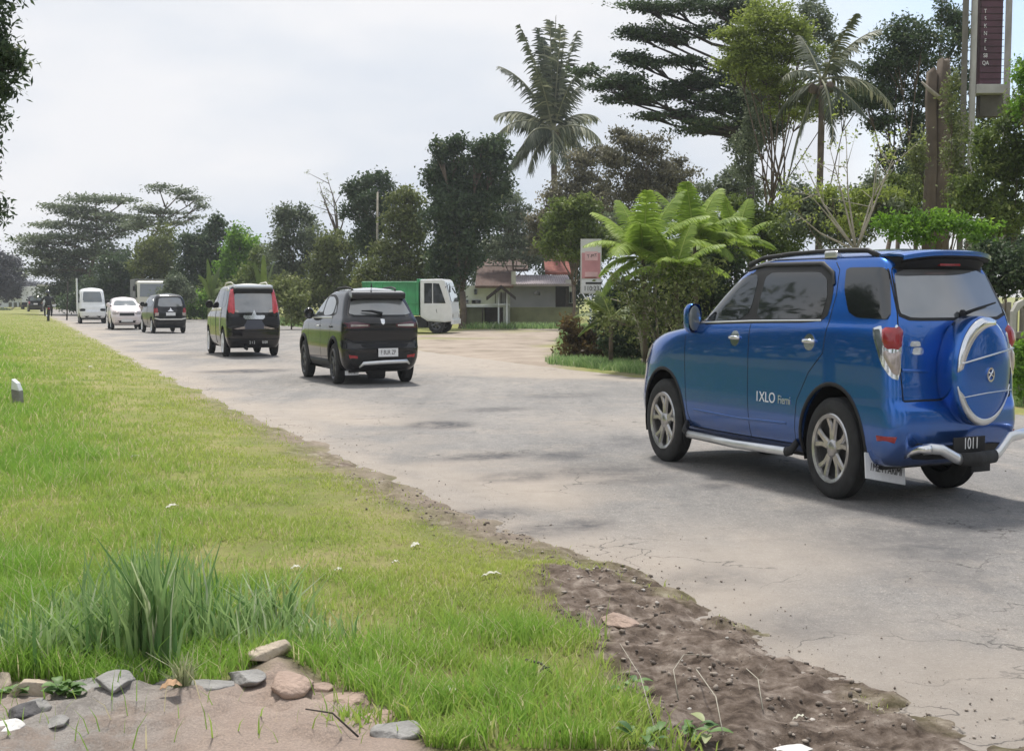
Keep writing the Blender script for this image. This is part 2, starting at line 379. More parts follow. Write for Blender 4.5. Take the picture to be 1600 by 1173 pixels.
vo = nd(t, 'ShaderNodeTexVoronoi', feature='DISTANCE_TO_EDGE'); vo.inputs['Scale'].default_value = 1.5
wrp = nd(t, 'ShaderNodeVectorMath', operation='MULTIPLY_ADD'); nz = nd(t, 'ShaderNodeTexNoise'); nz.inputs['Scale'].default_value = 3.2; nz.inputs['Detail'].default_value = 6; t.links.new(pos, nz.inputs['Vector'])
t.links.new(nz.outputs['Color'], wrp.inputs[0]); wrp.inputs[1].default_value = (.55, .55, .55); t.links.new(pos, wrp.inputs[2]); t.links.new(wrp.outputs[0], vo.inputs['Vector'])
ck = ramp(t, vo.outputs['Distance'], [(.0, (1, 1, 1)), (.012, (0, 0, 0))])
ckm = ramp(t, noise(t, pos, .9, 3), [(.50, (0, 0, 0)), (.60, (.9, .9, .9))])
base = mixc(t, mixc(t, 1.0, ck, ckm, 'MULTIPLY'), base, (.07, .065, .06))
t.links.new(base, b.inputs['Base Color']); b.inputs['Roughness'].default_value = .88; b.inputs['Specular IOR Level'].default_value = .25
bumpn(t, b, noise(t, pos, 75, 10, .8), .9, .012)
used = np.unique(ff[kk]); remap = np.full(S.size, -1); remap[used] = np.arange(len(used))
ro = quads('road', np.stack([RX.ravel(), RY.ravel(), RZ.ravel()], 1)[used], remap[ff[kk]], rm, smooth=True)
dust = np.maximum(np.exp(-((rl+.12)/.5)**2)*sstep(.3, .55, vnoise(RX, RY, 1.1, 51))*.9, np.exp(-((rl+.0)/.28)**2)*(.6+.4*vnoise(RX, RY, .2, 57)))
dust = np.maximum(dust, .9*np.exp(-((rl+.8)/.9)**2)*sstep(.40, .7, vnoise(RX, RY, 1.7, 52)))
for px, py, r, k in ((560, 690, .8, .6), (700, 775, .55, .8), (1150, 870, .9, .7), (1080, 930, .7, .6), (1500, 1060, .9, .7), (950, 660, 1.0, .4), (350, 575, 1.8, .8), (620, 530, 3, .6)):
    dust = np.maximum(dust, k*blob(RX, RY, px, py, r)*sstep(.25, .6, vnoise(RX, RY, .6, 53)+.15))
def estain(px, py, rx, ry, k):
    g = G(px, py); u = (RX-g[0])*dirn[0]+(RY-g[1])*dirn[1]; v = (RX-g[0])*nrm[0]+(RY-g[1])*nrm[1]
    return np.minimum(1, k*1.5*np.exp(-((u/ry)**2+(v/rx)**2)**1.5))*(.35+.65*sstep(.3, .55, vnoise(RX, RY, .3, 54)+.1))
gd = pdist(DR, RX, RY); dust = np.maximum(dust, .85*sstep(2.6, -.2, gd+(vnoise(RX, RY, 1.3, 55)-.5)*3.2))
st = 0
for a in ((690, 664, .34, .35, 1.0), (835, 830, .35, .2, .55), (760, 805, .3, .2, .5), (1100, 905, .3, .2, .3), (1460, 860, .35, .3, .5), (1240, 980, .3, .2, .25), (760, 714, .45, .18, .7), (880, 712, .3, .3, .5), (905, 822, .22, .16, .75), (950, 735, .5, .4, .45), (385, 580, .8, .5, .9), (775, 640, .5, .3, .5), (1120, 760, .2, .14, .6), (1440, 840, .7, .5, .35), (1330, 800, .5, .35, .3), (880, 618, .6, .4, .4), (640, 830, .3, .2, .4), (1000, 690, .6, .4, .4), (810, 745, .35, .25, .5), (1000, 750, .4, .2, .4), (1480, 900, .4, .4, .25), (905, 738, .5, .3, .35)):
    st = np.maximum(st, estain(*a))
for nme, arr in (('dust', dust), ('stain', st)):
    a = ro.data.attributes.new(nme, 'FLOAT', 'POINT'); a.data.foreach_set('value', arr.ravel()[used].astype(np.float32))
tag(ro, kind='structure')
# ------------------------------------------------------------ grass: individual blades in one mesh
def blades(name, P, H, Wd, lean, tint, mat, seed=0, curve=.5, **kw):
    """P (n,3) roots; each blade two quads tapering to a tip, bent over"""
    r = np.random.default_rng(seed); n = len(P)
    an = r.uniform(0, 2*np.pi, n); fc = r.uniform(0, 2*np.pi, n)
    dx, dy = np.cos(an), np.sin(an); wx, wy = np.cos(fc)*Wd/2, np.sin(fc)*Wd/2
    V = np.zeros((n, 6, 3))
    for i, (h, w, l) in enumerate(((0, 1, 0), (.55, .8, .35), (1, .12, 1))):
        L = lean*H*l
        c = P+np.stack([dx*L, dy*L, H*h*(1-curve*.25*l)], 1)
        V[:, 2*i] = c+np.stack([-wx*w, -wy*w, 0*wx], 1); V[:, 2*i+1] = c+np.stack([wx*w, wy*w, 0*wx], 1)
    k = np.arange(n)[:, None]*6
    Fq = np.concatenate([k+np.array([[0, 1, 3, 2]]), k+np.array([[2, 3, 5, 4]])])
    return quads(name, V.reshape(-1, 3), Fq, mat, col=np.repeat(tint, 6), **kw)
gmat = leafmat('grass blades', (.26, .44, .07), (.45, .51, .13), (.66, .60, .36), .6, .4)
def scatter(n, x0, x1, y0, y1, r, far=1.6):
    """points on the ground, dense near the camera"""
    y = y0*(y1/y0)**(r.random(n)**far); u = r.random(n)
    x = (x0+(x1-x0)*u)*y/1000.  # x0,x1 in milli-slopes
    return x, y
r = np.random.default_rng(3)
x, y = scatter(570000, -820, 330, 3.35, 90, r, 1.25)
d = poly_sdist(EL, x, y); di = dirt_f(x, y, d); sl_ = slab_mask(x, y)
n1 = vnoise(x, y, .9, 1); n2 = vnoise(x, y, .22, 2); pt = vnoise(x, y, .6, 61); big = vnoise(x, y, 2.5, 62)
dd = d+(n1-.5)*.34+(n2-.5)*.16
lush = sstep(.6, 2.4, d-(y-4)*.04)*sstep(.25, .65, big+.25*pt)
lush = np.maximum(lush, sstep(5.4, 4.2, y)*sstep(.1, .8, dd)*.9)*(.55+.6*sstep(.3, .6, vnoise(x, y, .35, 66)))
dens = (.07+.93*sstep(.36, .60, pt*.6+.4*n2+.25*sstep(1.2, 3.2, d)))*sstep(0.0, .5, dd)*(1-di)+.08*sstep(.0, .1, dd)*(1-di)
dens = np.where((sl_ < .03) & (y < 8), dens*.006, dens)
k = (r.random(len(x)) < dens) & (dd > 0.02)
x, y, lush, dd, pt, big = x[k], y[k], lush[k], dd[k], pt[k], big[k]
z = ground_h(x, y)
H = (.012+.075*lush*r.uniform(.5, 1.3, len(x))+.02*r.random(len(x)))*(1+.4*sstep(.5, .8, pt))
H = H*np.where(r.random(len(x)) < .02, 1.7, 1); sc_ = np.clip(y/6, 1, 6)
tint = np.clip(.62-.6*lush+.35*(vnoise(x, y, .5, 67)-.5)+.3*(r.random(len(x))-.5)+.25*(1-sstep(.2, 1.6, dd)), 0, .8); tint = np.where(r.random(len(x)) < .10, 1, tint)
g = blades('grass', np.stack([x, y, z-.004], 1), H*np.clip(sc_**.3, 1, 1.6), .0042*sc_*r.uniform(.7, 1.5, len(x)), r.uniform(.1, .9, len(x)), tint, gmat, 5)
tag(g, 'green and straw coloured grass covering the roadside verge', kind='stuff')
# ------------------------------------------------------------ vehicles
def smooth_cols(zs, arrs, nz):
    """resample the level tables finely and soften their corners"""
    zz = np.linspace(zs[0], zs[-1], nz); out = []
    for a in arrs:
        v = np.interp(zz, zs, a)
        for _ in range(2): v[1:-1] = (v[:-2]+2*v[1:-1]+v[2:])/4
        out.append(v)
    return zz, out
def car_body(levels, arches, name='body', mat=None, parent=None, nz=70, cuts=()):
    """levels: (z, half width, rear x, front x, rear corner r, front corner r, rear bow, front bow); rings stacked upwards.
    arches: (x, z, r, depth). Returns (object, BVH)"""
    L = np.array(levels, float); zz, (w, xr, xf, rr, rf, br, bf) = smooth_cols(L[:, 0], L[:, 1:].T, nz)
    nr, nc, nside = 7, 8, 26
    vs = []; N = None
    for i in range(nz):
        half = []
        a = min(rr[i], w[i]*.9); b = min(rf[i], w[i]*.9)
        ra = min(a*1.0, (xf[i]-xr[i])*.3); rb = min(b*1.6, (xf[i]-xr[i])*.45)
        for k in range(nr):
            y = (w[i]-a)*k/nr; half.append((xr[i]+br[i]*(y/w[i])**2, y))
        x0 = xr[i]+br[i]*((w[i]-a)/w[i])**2
        for k in range(nc):
            an = math.pi/2*k/nc; half.append((x0+ra*(1-math.cos(an)), w[i]-a+a*math.sin(an)))
        x1 = xf[i]-bf[i]*((w[i]-b)/w[i])**2
        for k in range(nside+1):
            x = x0+ra+(x1-rb-x0-ra)*k/nside; half.append((x, w[i]))
        for k in range(1, nc+1):
            an = math.pi/2*k/nc; half.append((x1-rb*(1-math.sin(an)), w[i]-b+b*math.cos(an)))
        for k in range(nr-1, -1, -1):
            y = (w[i]-b)*k/nr; half.append((xf[i]-bf[i]*(y/w[i])**2, y))
        # sides bow in a little towards both ends
        xm = (xr[i]+xf[i])/2; hl = (xf[i]-xr[i])/2
        half = [(x, y*(1-.035*((x-xm)/hl)**2)) for x, y in half]
        ring = [(x, y, zz[i]) for x, y in half]+[(x, -y, zz[i]) for x, y in half[-2:0:-1]]
        N = len(ring); vs += ring
    fs = [(i*N+j, i*N+(j+1) % N, (i+1)*N+(j+1) % N, (i+1)*N+j) for i in range(nz-1) for j in range(N)]
    fs += [tuple(range(N-1, -1, -1)), tuple((nz-1)*N+j for j in range(N))]
    me = bpy.data.meshes.new(name); me.from_pydata(vs, [], fs)
    bm = bmesh.new(); bm.from_mesh(me); bmesh.ops.recalc_face_normals(bm, faces=bm.faces); bm.to_mesh(me); bm.free()
    o = link(name, me, mat)
    tools = []
    for (ax, az, ar, dep) in arches:
        wmax = float(w.max())
        for s in (1, -1):
            m = MB(); m.lathe([(0.001, 0), (ar, 0), (ar, dep+.25), (.001, dep+.25)], (ax, s*(wmax-dep) if s > 0 else -wmax-.25, az), 'y', 40)
            c = m.build('wheel_well', mat); tools.append(c)
    for (cc, dd) in cuts:
        c = MB().box(cc, dd).build('wheel_well', mat); tools.append(c)
    for c in tools:
        md = o.modifiers.new('b', 'BOOLEAN'); md.operation = 'DIFFERENCE'; md.solver = 'EXACT'; md.object = c
    dg = bpy.context.evaluated_depsgraph_get(); ev = o.evaluated_get(dg)
    me2 = bpy.data.meshes.new_from_object(ev); o.modifiers.clear(); o.data = me2
    me2.materials.clear(); me2.materials.append(mat)
    for c in tools:
        d = c.data; bpy.data.objects.remove(c); bpy.data.meshes.remove(d)
    bm = bmesh.new(); bm.from_mesh(me2)
    for f in bm.faces: f.smooth = True
    for e in bm.edges: e.smooth = not (len(e.link_faces) == 2 and e.calc_face_angle() > .75)
    bvh = BVHTree.FromBMesh(bm); bm.to_mesh(me2); bm.free()
    if parent: o.parent = parent
    return o, bvh
AX = {'L': (Vector((1, 0, 0)), Vector((0, 0, 1)), Vector((0, 1, 0))),      # outline axes u, v and the outward direction
      'R': (Vector((1, 0, 0)), Vector((0, 0, 1)), Vector((0, -1, 0))),
      'B': (Vector((0, 1, 0)), Vector((0, 0, 1)), Vector((-1, 0, 0))),
      'F': (Vector((0, 1, 0)), Vector((0, 0, 1)), Vector((1, 0, 0))),
      'T': (Vector((1, 0, 0)), Vector((0, 1, 0)), Vector((0, 0, 1)))}
def hitp(bvh, side, u, v):
    U, Vv, D = AX[side]; o = U*u+Vv*v+D*6
    h = bvh.ray_cast(o, -D)
    if h[0] is None or (h[0]-U*u-Vv*v).dot(D) < .05:
        n = bvh.find_nearest(U*u+Vv*v+D*.8); return n[0], n[1]
    return h[0], h[1]
def rnd(pts, k=2, q=.22):
    for _ in range(k):
        o = []
        for i in range(len(pts)):
            a, b = np.array(pts[i]), np.array(pts[(i+1) % len(pts)]); o += [tuple(a+(b-a)*q), tuple(b-(b-a)*q)]
        pts = o
    return pts
def patch(bvh, side, pts, name, mat, parent, off=.004, rings=6, k=2, thick=.02, q=.18, bulge=0):
    """a panel following the body surface: outline given in the side's own two axes"""
    pts = rnd(pts, k, q) if k else list(pts)
    # even out long edges
    P = []
    for i in range(len(pts)):
        a, b = np.array(pts[i]), np.array(pts[(i+1) % len(pts)]); n = max(1, int(np.hypot(*(b-a))/.09))
        P += [a+(b-a)*j/n for j in range(n)]
    P = np.array(P); c = P.mean(0); n = len(P); D = AX[side][2]; vs = []
    for i in range(rings+1):
        f = 1-i/rings
        for p in (P if i < rings else [c]):
            q_ = c+(p-c)*f; h, nn = hitp(bvh, side, *q_); o = off+bulge*(1-f*f)
            vs.append(h+D*o)
    fs = [(i*n+j, i*n+(j+1) % n, (i+1)*n+(j+1) % n, (i+1)*n+j) for i in range(rings-1) for j in range(n)]
    fs += [((rings-1)*n+j, (rings-1)*n+(j+1) % n, rings*n) for j in range(n)]
    b = len(vs); vs += [v-D*thick for v in vs[:n]]
    fs += [(j, b+j, b+(j+1) % n, (j+1) % n) for j in range(n)]
    me = bpy.data.meshes.new(name); me.from_pydata(vs, [], fs)
    bm = bmesh.new(); bm.from_mesh(me); bmesh.ops.recalc_face_normals(bm, faces=bm.faces)
    if sum((f.normal.dot(D)) for f in bm.faces if len(f.verts) == 3) < 0: bmesh.ops.reverse_faces(bm, faces=bm.faces)
    for e in bm.edges: e.smooth = not (len(e.link_faces) == 2 and e.calc_face_angle() > .8)
    bm.to_mesh(me); bm.free()
    return link(name, me, mat, parent, True)
def ribbon(bvh, side, pts, wd, mb, off=.0015, step=.04, hgt=.004):
    """thin strip laid along the body surface (panel gaps, chrome strips), added to mb"""
    P = []
    for i in range(len(pts)-1):
        a, b = np.array(pts[i], float), np.array(pts[i+1], float); n = max(1, int(np.hypot(*(b-a))/step))
        P += [a+(b-a)*j/n for j in range(n)]
    P.append(np.array(pts[-1], float)); D = AX[side][2]; vs = []
    for i, p in enumerate(P):
        t = P[min(i+1, len(P)-1)]-P[max(i-1, 0)]; t = t/np.hypot(*t); nn = np.array([-t[1], t[0]])*wd/2
        for s in (-1, 1): h, _ = hitp(bvh, side, *(p+nn*s)); vs.append(h+D*off)
        for s in (-1, 1): vs.append(vs[len(vs)-2]-D*hgt)
    fs = []
    for i in range(len(P)-1):
        a, b = i*4, i*4+4; fs += [(a, a+1, b+1, b), (a, b, b+2, a+2), (a+1, a+3, b+3, b+1)]
    mb.add(vs, fs)
def wheel(parent, x, s, yo, r, wd, rim_r, rim_mat, spokes=5, style='twin'):
    """s: +1 for the +y side; yo: y of the outer face; the wheel is an Empty-free pair of meshes: tyre > rim"""
    y1, y0 = yo, yo-s*wd; c = (x, 0, r)
    k = s
    pr = [(rim_r, y0), (rim_r+.03, y0-k*.005), (r-.05, y0+k*.0), (r-.015, y0+k*.02), (r, y0+k*.05)]
    nG = 5
    for g in range(nG):
        yy = y0+k*(.05+(wd-.10)*(g+.5)/nG); pr += [(r, yy-k*.012), (r-.008, yy-k*.006), (r-.008, yy+k*.006), (r, yy+k*.012)]
    pr += [(r, y1-k*.05), (r-.012, y1-k*.022), (r-.05, y1-k*.002), (rim_r+.035, y1-k*.0), (rim_r+.008, y1-k*.012), (rim_r, y1-k*.02), (rim_r-.01, y0)]
    ty = MB().lathe(pr, c, 'y', 48, closed=False).build('wheel', M['rubber'], parent, sharp=.9)
    m = MB().lathe([(rim_r+.012, y1-k*.010), (rim_r+.004, y1+k*.002), (rim_r-.02, y1-k*.008), (rim_r-.03, y1-k*.05), (rim_r-.035, y1-k*.12)], c, 'y', 48)
    yh = y1-k*.028
    m.lathe([(.001, y1-k*.012), (.045, y1-k*.012), (.062, yh), (.07, yh-k*.05)], c, 'y', 24)
    for i in range(spokes):
        a0 = 2*math.pi*i/spokes+.31
        for da in ((-.17, .17) if style == 'twin' else (0,)):
            w0, w1 = (.020, .024) if style == 'twin' else (.05, .062)
            a = a0; pts = []
            for rr_, ww, yy, aa in ((.05, w0*1.5, yh, a0+da*.5), (rim_r*.6, w0*1.1, yh-k*.004, a0+da*.9), (rim_r-.012, w1, y1-k*.016, a0+da*1.45)):
                ca, sa = math.cos(aa), math.sin(aa)
                pts.append([(x+rr_*ca-sa*ww*q, yy-k*dp, r+rr_*sa+ca*ww*q) for q, dp in ((-1, .022), (-.6, 0), (.6, 0), (1, .022))])
            vs = [p for q in pts for p in q]
            m.add(vs, [(i2*4+j, i2*4+j+1, i2*4+4+j+1, i2*4+4+j) for i2 in range(2) for j in range(3)])
    m.build('rim', rim_mat, ty, sharp=.9)
    MB().lathe([(.001, y1-k*.085), (rim_r-.03, y1-k*.085)], c, 'y', 32).build('brake_disc', M['dark_plastic'], ty)
    return ty
def liner(parent, x, z, r, w, dep, s):
    """dark plastic shell inside a wheel well"""
    vs = []; n = 24; y0, y1 = s*(w-dep+.006), s*(w-.06); rr = r-.007
    for i in range(n+1):
        a = R(-18)+R(216)*i/n
        for y, q in ((y0, 0), (y0, 1), (y1, 1)): vs.append((x+rr*q*math.cos(a), y, max(z+rr*q*math.sin(a), .2)))
    fs = [(i*3+j, i*3+j+1, i*3+4+j, i*3+3+j) for i in range(n) for j in (0, 1)]
    MB().add(vs, fs).build('arch_liner', M['liner'], parent, True)
def text(body, name, size, mat, parent, loc, rot, ext=.002, sx=1, align='CENTER'):
    cu = bpy.data.curves.new(name, 'FONT'); cu.body = body; cu.size = size; cu.extrude = ext; cu.align_x = align; cu.align_y = 'CENTER'
    tmp = bpy.data.objects.new(name, cu); COL.objects.link(tmp)
    me = bpy.data.meshes.new_from_object(tmp.evaluated_get(bpy.context.evaluated_depsgraph_get())); bpy.data.objects.remove(tmp); bpy.data.curves.remove(cu)
    o = link(name, me, None, None, False); me.materials.clear(); me.materials.append(mat)
    o.location = loc; o.rotation_euler = rot; o.scale = (sx, 1, 1)
    if parent: o.parent = parent
    return o
ROT_L = (R(90), 0, R(180)); ROT_B = (R(90), 0, R(-90)); ROT_F = (R(90), 0, R(90))
def mir(p): return [(-a, b) for a, b in p]
# ---- the blue sport utility car
def blue_suv():
    blue, t, b = newmat('blue metallic paint')
    lw = nd(t, 'ShaderNodeLayerWeight'); lw.inputs[0].default_value = .35
    tc = nd(t, 'ShaderNodeTexCoord')
    grime = ramp(t, noise(t, tc.outputs['Object'], 3.5, 8, .6), [(.35, (0, 0, 0)), (.75, (.30, .30, .30))])
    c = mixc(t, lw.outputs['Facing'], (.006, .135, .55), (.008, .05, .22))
    c = mixc(t, grime, c, (.03, .13, .34))
    sz = nd(t, 'ShaderNodeSeparateXYZ'); t.links.new(tc.outputs['Object'], sz.inputs[0]); mz = nd(t, 'ShaderNodeMapRange'); t.links.new(sz.outputs[2], mz.inputs[0]); mz.inputs[1].default_value = .62; mz.inputs[2].default_value = .24; mz.inputs[3].default_value = 0; mz.inputs[4].default_value = .8
    dm_ = nd(t, 'ShaderNodeMath', operation='MULTIPLY'); t.links.new(mz.outputs[0], dm_.inputs[0]); t.links.new(noise(t, tc.outputs['Object'], 5, 8, .7), dm_.inputs[1]); c = mixc(t, dm_.outputs[0], c, (.20, .175, .15))
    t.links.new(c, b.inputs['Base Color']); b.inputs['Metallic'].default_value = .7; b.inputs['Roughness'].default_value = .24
    b.inputs['Coat Weight'].default_value = 1; b.inputs['Coat Roughness'].default_value = .03
    fl = noise(t, tc.outputs['Object'], 900, 2); bumpn(t, b, fl, .05, .001)
    M['blue'] = blue
    root = empty('sport_utility_car', (2.732, 8.273, 0), 2.035, scale=(.765, .715, 1.03))
    tag(root, 'blue sport utility car with a covered spare wheel on its tailgate', 'car')
    lv = [(.27, .74, -.66, 3.25, .16, .25, .03, .10), (.31, .80, -.72, 3.36, .16, .3, .04, .12), (.40, .835, -.79, 3.42, .17, .32, .05, .14), (.52, .85, -.83, 3.45, .18, .34, .06, .15),
          (.655, .852, -.82, 3.44, .19, .36, .06, .16), (.685, .85, -.755, 3.44, .13, .38, .03, .16), (.80, .848, -.75, 3.43, .13, .4, .03, .17), (.92, .846, -.74, 3.39, .13, .42, .03, .18),
          (1.0, .842, -.735, 3.27, .13, .42, .03, .16), (1.07, .836, -.73, 3.02, .13, .4, .03, .14), (1.12, .826, -.72, 2.5, .13, .3, .03, .12), (1.15, .818, -.712, 2.30, .10, .18, .03, .16), (1.18, .795, -.705, 2.24, .09, .16, .03, .18), (1.25, .772, -.68, 2.14, .075, .15, .03, .2),
          (1.35, .732, -.625, 2.0, .075, .15, .04, .2), (1.5, .668, -.54, 1.77, .075, .15, .04, .18), (1.57, .632, -.50, 1.64, .075, .15, .04, .16), (1.61, .60, -.475, 1.55, .14, .2, .05, .16),
          (1.64, .55, -.44, 1.43, .16, .3, .06, .14), (1.665, .46, -.36, 1.2, .2, .3, .08, .14), (1.68, .28, -.2, .9, .15, .2, .08, .1), (1.684, .12, -.1, .6, .08, .08, .02, .02)]
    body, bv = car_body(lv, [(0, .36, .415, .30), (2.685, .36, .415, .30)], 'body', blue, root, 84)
    # underbody and wheel-arch lips
    MB().box((1.35, 0, .30), (3.7, 1.36, .12)).build('underbody', M['dark_plastic'], root)
    for x in (0, 2.685):
        for s in (1, -1):
            m = MB(); pts = []
            for i in range(25):
                a = R(-14)+R(208)*i/24; h, _ = hitp(bv, 'L' if s > 0 else 'R', x+.428*math.cos(a), max(.29, .36+.428*math.sin(a)))
                pts.append((x+.418*math.cos(a), h.y-s*.004, max(.27, .36+.418*math.sin(a))))
            m.tube(pts, .016, 6); m.build('arch_lip', M['dark_plastic'], root, True)
            liner(root, x, .36, .415, .852, .30, s)
            wheel(root, x, s, s*.842, .343, .225, .228, M['alloy'])
    # side glass
    for sd_, s in (('L', 1), ('R', -1)):
        frame = [(2.26, 1.135), (1.20, 1.165), (.13, 1.185), (.11, 1.36), (.17, 1.52), (.34, 1.575), (1.2, 1.585), (1.50, 1.55), (1.78, 1.45)]
        patch(bv, sd_, frame, 'window_frame', M['dark_plastic'], root, .003)
        patch(bv, sd_, [(2.14, 1.165), (1.24, 1.19), (1.24, 1.53), (1.46, 1.51), (1.73, 1.425)], 'window', M['glass'], root, .006)
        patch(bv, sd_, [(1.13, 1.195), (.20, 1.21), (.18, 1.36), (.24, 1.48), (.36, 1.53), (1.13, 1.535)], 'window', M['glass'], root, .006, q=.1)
        wf = patch(bv, sd_, [(.02, 1.555), (-.03, 1.40), (-.14, 1.26), (-.24, 1.225), (-.64, 1.215), (-.465, 1.55)], 'window', M['glass'], root, .016, q=.10)
        # weather shields along the door tops, chrome belt strip
        m = MB(); ribbon(bv, sd_, [(1.80, 1.44), (1.50, 1.565), (1.2, 1.595), (.36, 1.588), (.18, 1.52), (.13, 1.44)], .03, m, .014, hgt=.010); m.build('weather_shield', M['dark_plastic'], root, True)
        m = MB(); ribbon(bv, sd_, [(2.12, 1.155), (1.2, 1.182), (.19, 1.20)], .012, m, .008); m.build('trim_strip', M['silver'], root, True)
        m = MB()
        ribbon(bv, sd_, [(2.27, 1.13), (2.27, .85), (2.22, .45), (2.14, .33)], .007, m)
        ribbon(bv, sd_, [(1.185, 1.18), (1.18, .7), (1.15, .33)], .007, m)
        ribbon(bv, sd_, [(.07, 1.38), (.09, 1.18), (.12, .98), (.30, .84), (.45, .64), (.48, .45), (.48, .33)], .007, m)
        ribbon(bv, sd_, [(.07, 1.36), (.11, 1.54), (.22, 1.615), (.40, 1.622), (1.2, 1.628), (1.55, 1.59), (1.90, 1.45), (2.26, 1.16)], .007, m)
        ribbon(bv, sd_, [(2.14, .33), (.48, .33)], .008, m)
        m.build('door_seam', M['seam'], root)
        m = MB(); ribbon(bv, sd_, [(2.1, .47), (1.3, .455), (.6, .47)], .02, m, .004, hgt=.006); m.build('door_moulding', blue, root, True)
        for x in (1.40, .30):
            h, _ = hitp(bv, sd_, x, 1.05)
            bowl = patch(bv, sd_, [(x+.075*math.cos(a), 1.05+.058*math.sin(a)) for a in np.linspace(0, 2*math.pi, 20, endpoint=False)], 'door_handle', M['chrome'], root, .006, 3, k=0)
            m = MB(); m.tube([(x-.085, h.y+s*.010, 1.05), (x-.05, h.y+s*.035, 1.057), (x+.05, h.y+s*.035, 1.057), (x+.085, h.y+s*.010, 1.05)], [.008, .015, .015, .008], 8); m.build('handle_grip', M['chrome'], bowl, True)
        # door mirror
        h, _ = hitp(bv, sd_, 2.13, 1.16)
        m = MB(); prm = [(.001, -.075), (.055, -.07), (.085, -.04), (.098, .0), (.10, .04), (.092, .055)]
        m.lathe(prm, (0, 0, 0), 'x', 20)
        m.v = [(2.13-x*1.0, h.y+s*(.125+math.copysign(min(abs(y)*1.25, .088), y)), 1.19+math.copysign(min(abs(z)*1.3, .115), z)) for x, y, z in m.v]
        mi = m.build('door_mirror', blue, root, True)
        MB().tube([(2.15, h.y-s*.02, 1.14), (2.14, h.y+s*.08, 1.16)], [.035, .028], 8).build('mirror_stalk', M['dark_plastic'], mi, True)
        MB().lathe([(.001, 0), (.078, 0), (.086, .006)], (0, 0, 0), 'x', 20).build('mirror_glass', M['glass_light'], mi, True).matrix_local = Matrix.Translation((2.077, h.y+s*.125, 1.19)) @ Matrix.Diagonal((1, .95, 1.15, 1))
        # side step bar
        m = MB(); y = s*.872; m.tube([(2.16, y, .275), (1.35, y, .262), (.55, y, .275)], .031, 12); st_ = m.build('side_step', M['silver'], root, True)
        MB().tube([(2.15, y, .275), (2.21, y-s*.0, .30), (2.23, y-s*.06, .36)], [.036, .034, .03], 8).build('step_bracket', M['dark_plastic'], st_, True); MB().tube([(.56, y, .275), (.49, y, .285), (.455, y-s*.05, .35)], [.036, .034, .03], 8).build('step_bracket', M['dark_plastic'], st_, True)
        # roof rail
        m = MB(); yr = s*.55; m.tube([(1.52, yr, 1.60), (1.30, yr, 1.645), (.9, yr, 1.665), (.5, yr, 1.672), (.1, yr, 1.672), (-.15, yr, 1.665), (-.30, yr, 1.62)], [.02, .017, .016, .016, .017, .018, .02], 8); rl_ = m.build('roof_rail', M['dark_plastic'], root, True)
        m = MB(); m.box((.30, yr, 1.648), (.17, .07, .05)); m.build('rail_foot', M['silver'], rl_, bevel=.012)
        # tail lamp wraps the corner
        sdv = 'KL' if s > 0 else 'KR'; d45 = Vector((-.55, s*.83, 0)).normalized(); u45 = Vector((.83, s*.55, 0)).normalized()
        AX[sdv] = (u45, Vector((0, 0, 1)), d45)
        e = s*.76*.55-.74*.83; q_ = (Vector((-.71, s*.80, 0))).dot(u45)
        o2 = [(q_-.075, 1.185), (q_+.20, 1.17), (q_+.195, 1.11), (q_+.11, .94), (q_+.02, .85), (q_-.06, .83)]
        ch = patch(bv, sdv, o2, 'tail_lamp', M['chrome'], root, .010, k=1, q=.2, thick=.03)
        patch(bv, sdv, [(q_-.066, 1.172), (q_+.11, 1.165), (q_+.11, 1.09), (q_+.07, 1.03), (q_-.062, 1.025)], 'brake_lens', M['red_lens'], ch, .014, k=1, q=.18, bulge=.03)
        patch(bv, sdv, [(q_-.06, 1.015), (q_+.085, 1.02), (q_+.085, .98), (q_+.0, .875), (q_-.048, .862)], 'indicator_lens', M['clear_lens'], ch, .014, k=1, q=.12, bulge=.012)
        patch(bv, sdv, [(q_+.13, 1.155), (q_+.18, 1.152), (q_+.175, 1.11), (q_+.105, .975), (q_+.10, 1.05)], 'reversing_lens', M['glass_light'], ch, .013, k=1, q=.15)
        # reflector low in the bumper
        patch(bv, sdv, [(q_-.05, .475), (q_+.14, .475), (q_+.13, .44), (q_-.03, .435)], 'reflector', M['red_lens'], root, .008, k=0)
        # front lamp
        patch(bv, s and ('L' if s > 0 else 'R'), [(3.30, .90), (3.0, .98), (3.04, .86), (3.26, .78)], 'headlight', M['clear_lens'], root, .008)
    # windscreen, bonnet line, front
    patch(bv, 'F', [(-.70, 1.20), (.70, 1.20), (.58, 1.55), (-.58, 1.55)], 'windscreen', M['glass'], root, .006)
    patch(bv, 'F', [(-.45, .55), (.45, .55), (.48, .80), (-.48, .80)], 'grille', M['dark_plastic'], root, .01)
    patch(bv, 'F', [(-.6, .34), (.6, .34), (.6, .48), (-.6, .48)], 'bumper_intake', M['dark_plastic'], root, .01)
    # tailgate
    patch(bv, 'B', [(-.70, 1.205), (.70, 1.205), (.60, 1.54), (.5, 1.57), (-.5, 1.57), (-.60, 1.54)], 'window_frame', M['dark_plastic'], root, .004, q=.1)
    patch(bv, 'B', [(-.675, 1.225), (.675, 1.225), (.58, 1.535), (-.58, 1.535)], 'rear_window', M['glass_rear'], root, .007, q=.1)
    m = MB(); ribbon(bv, 'B', [(.685, .70), (.715, .90), (.72, 1.1), (.705, 1.2), (.605, 1.57)], .010, m, .003); ribbon(bv, 'B', [(-.685, .70), (-.715, .90), (-.72, 1.1), (-.705, 1.2), (-.605, 1.57)], .010, m, .003); ribbon(bv, 'B', [(-.68, .70), (.68, .70)], .012, m, .003)
    m.build('tailgate_seam', M['seam'], root)
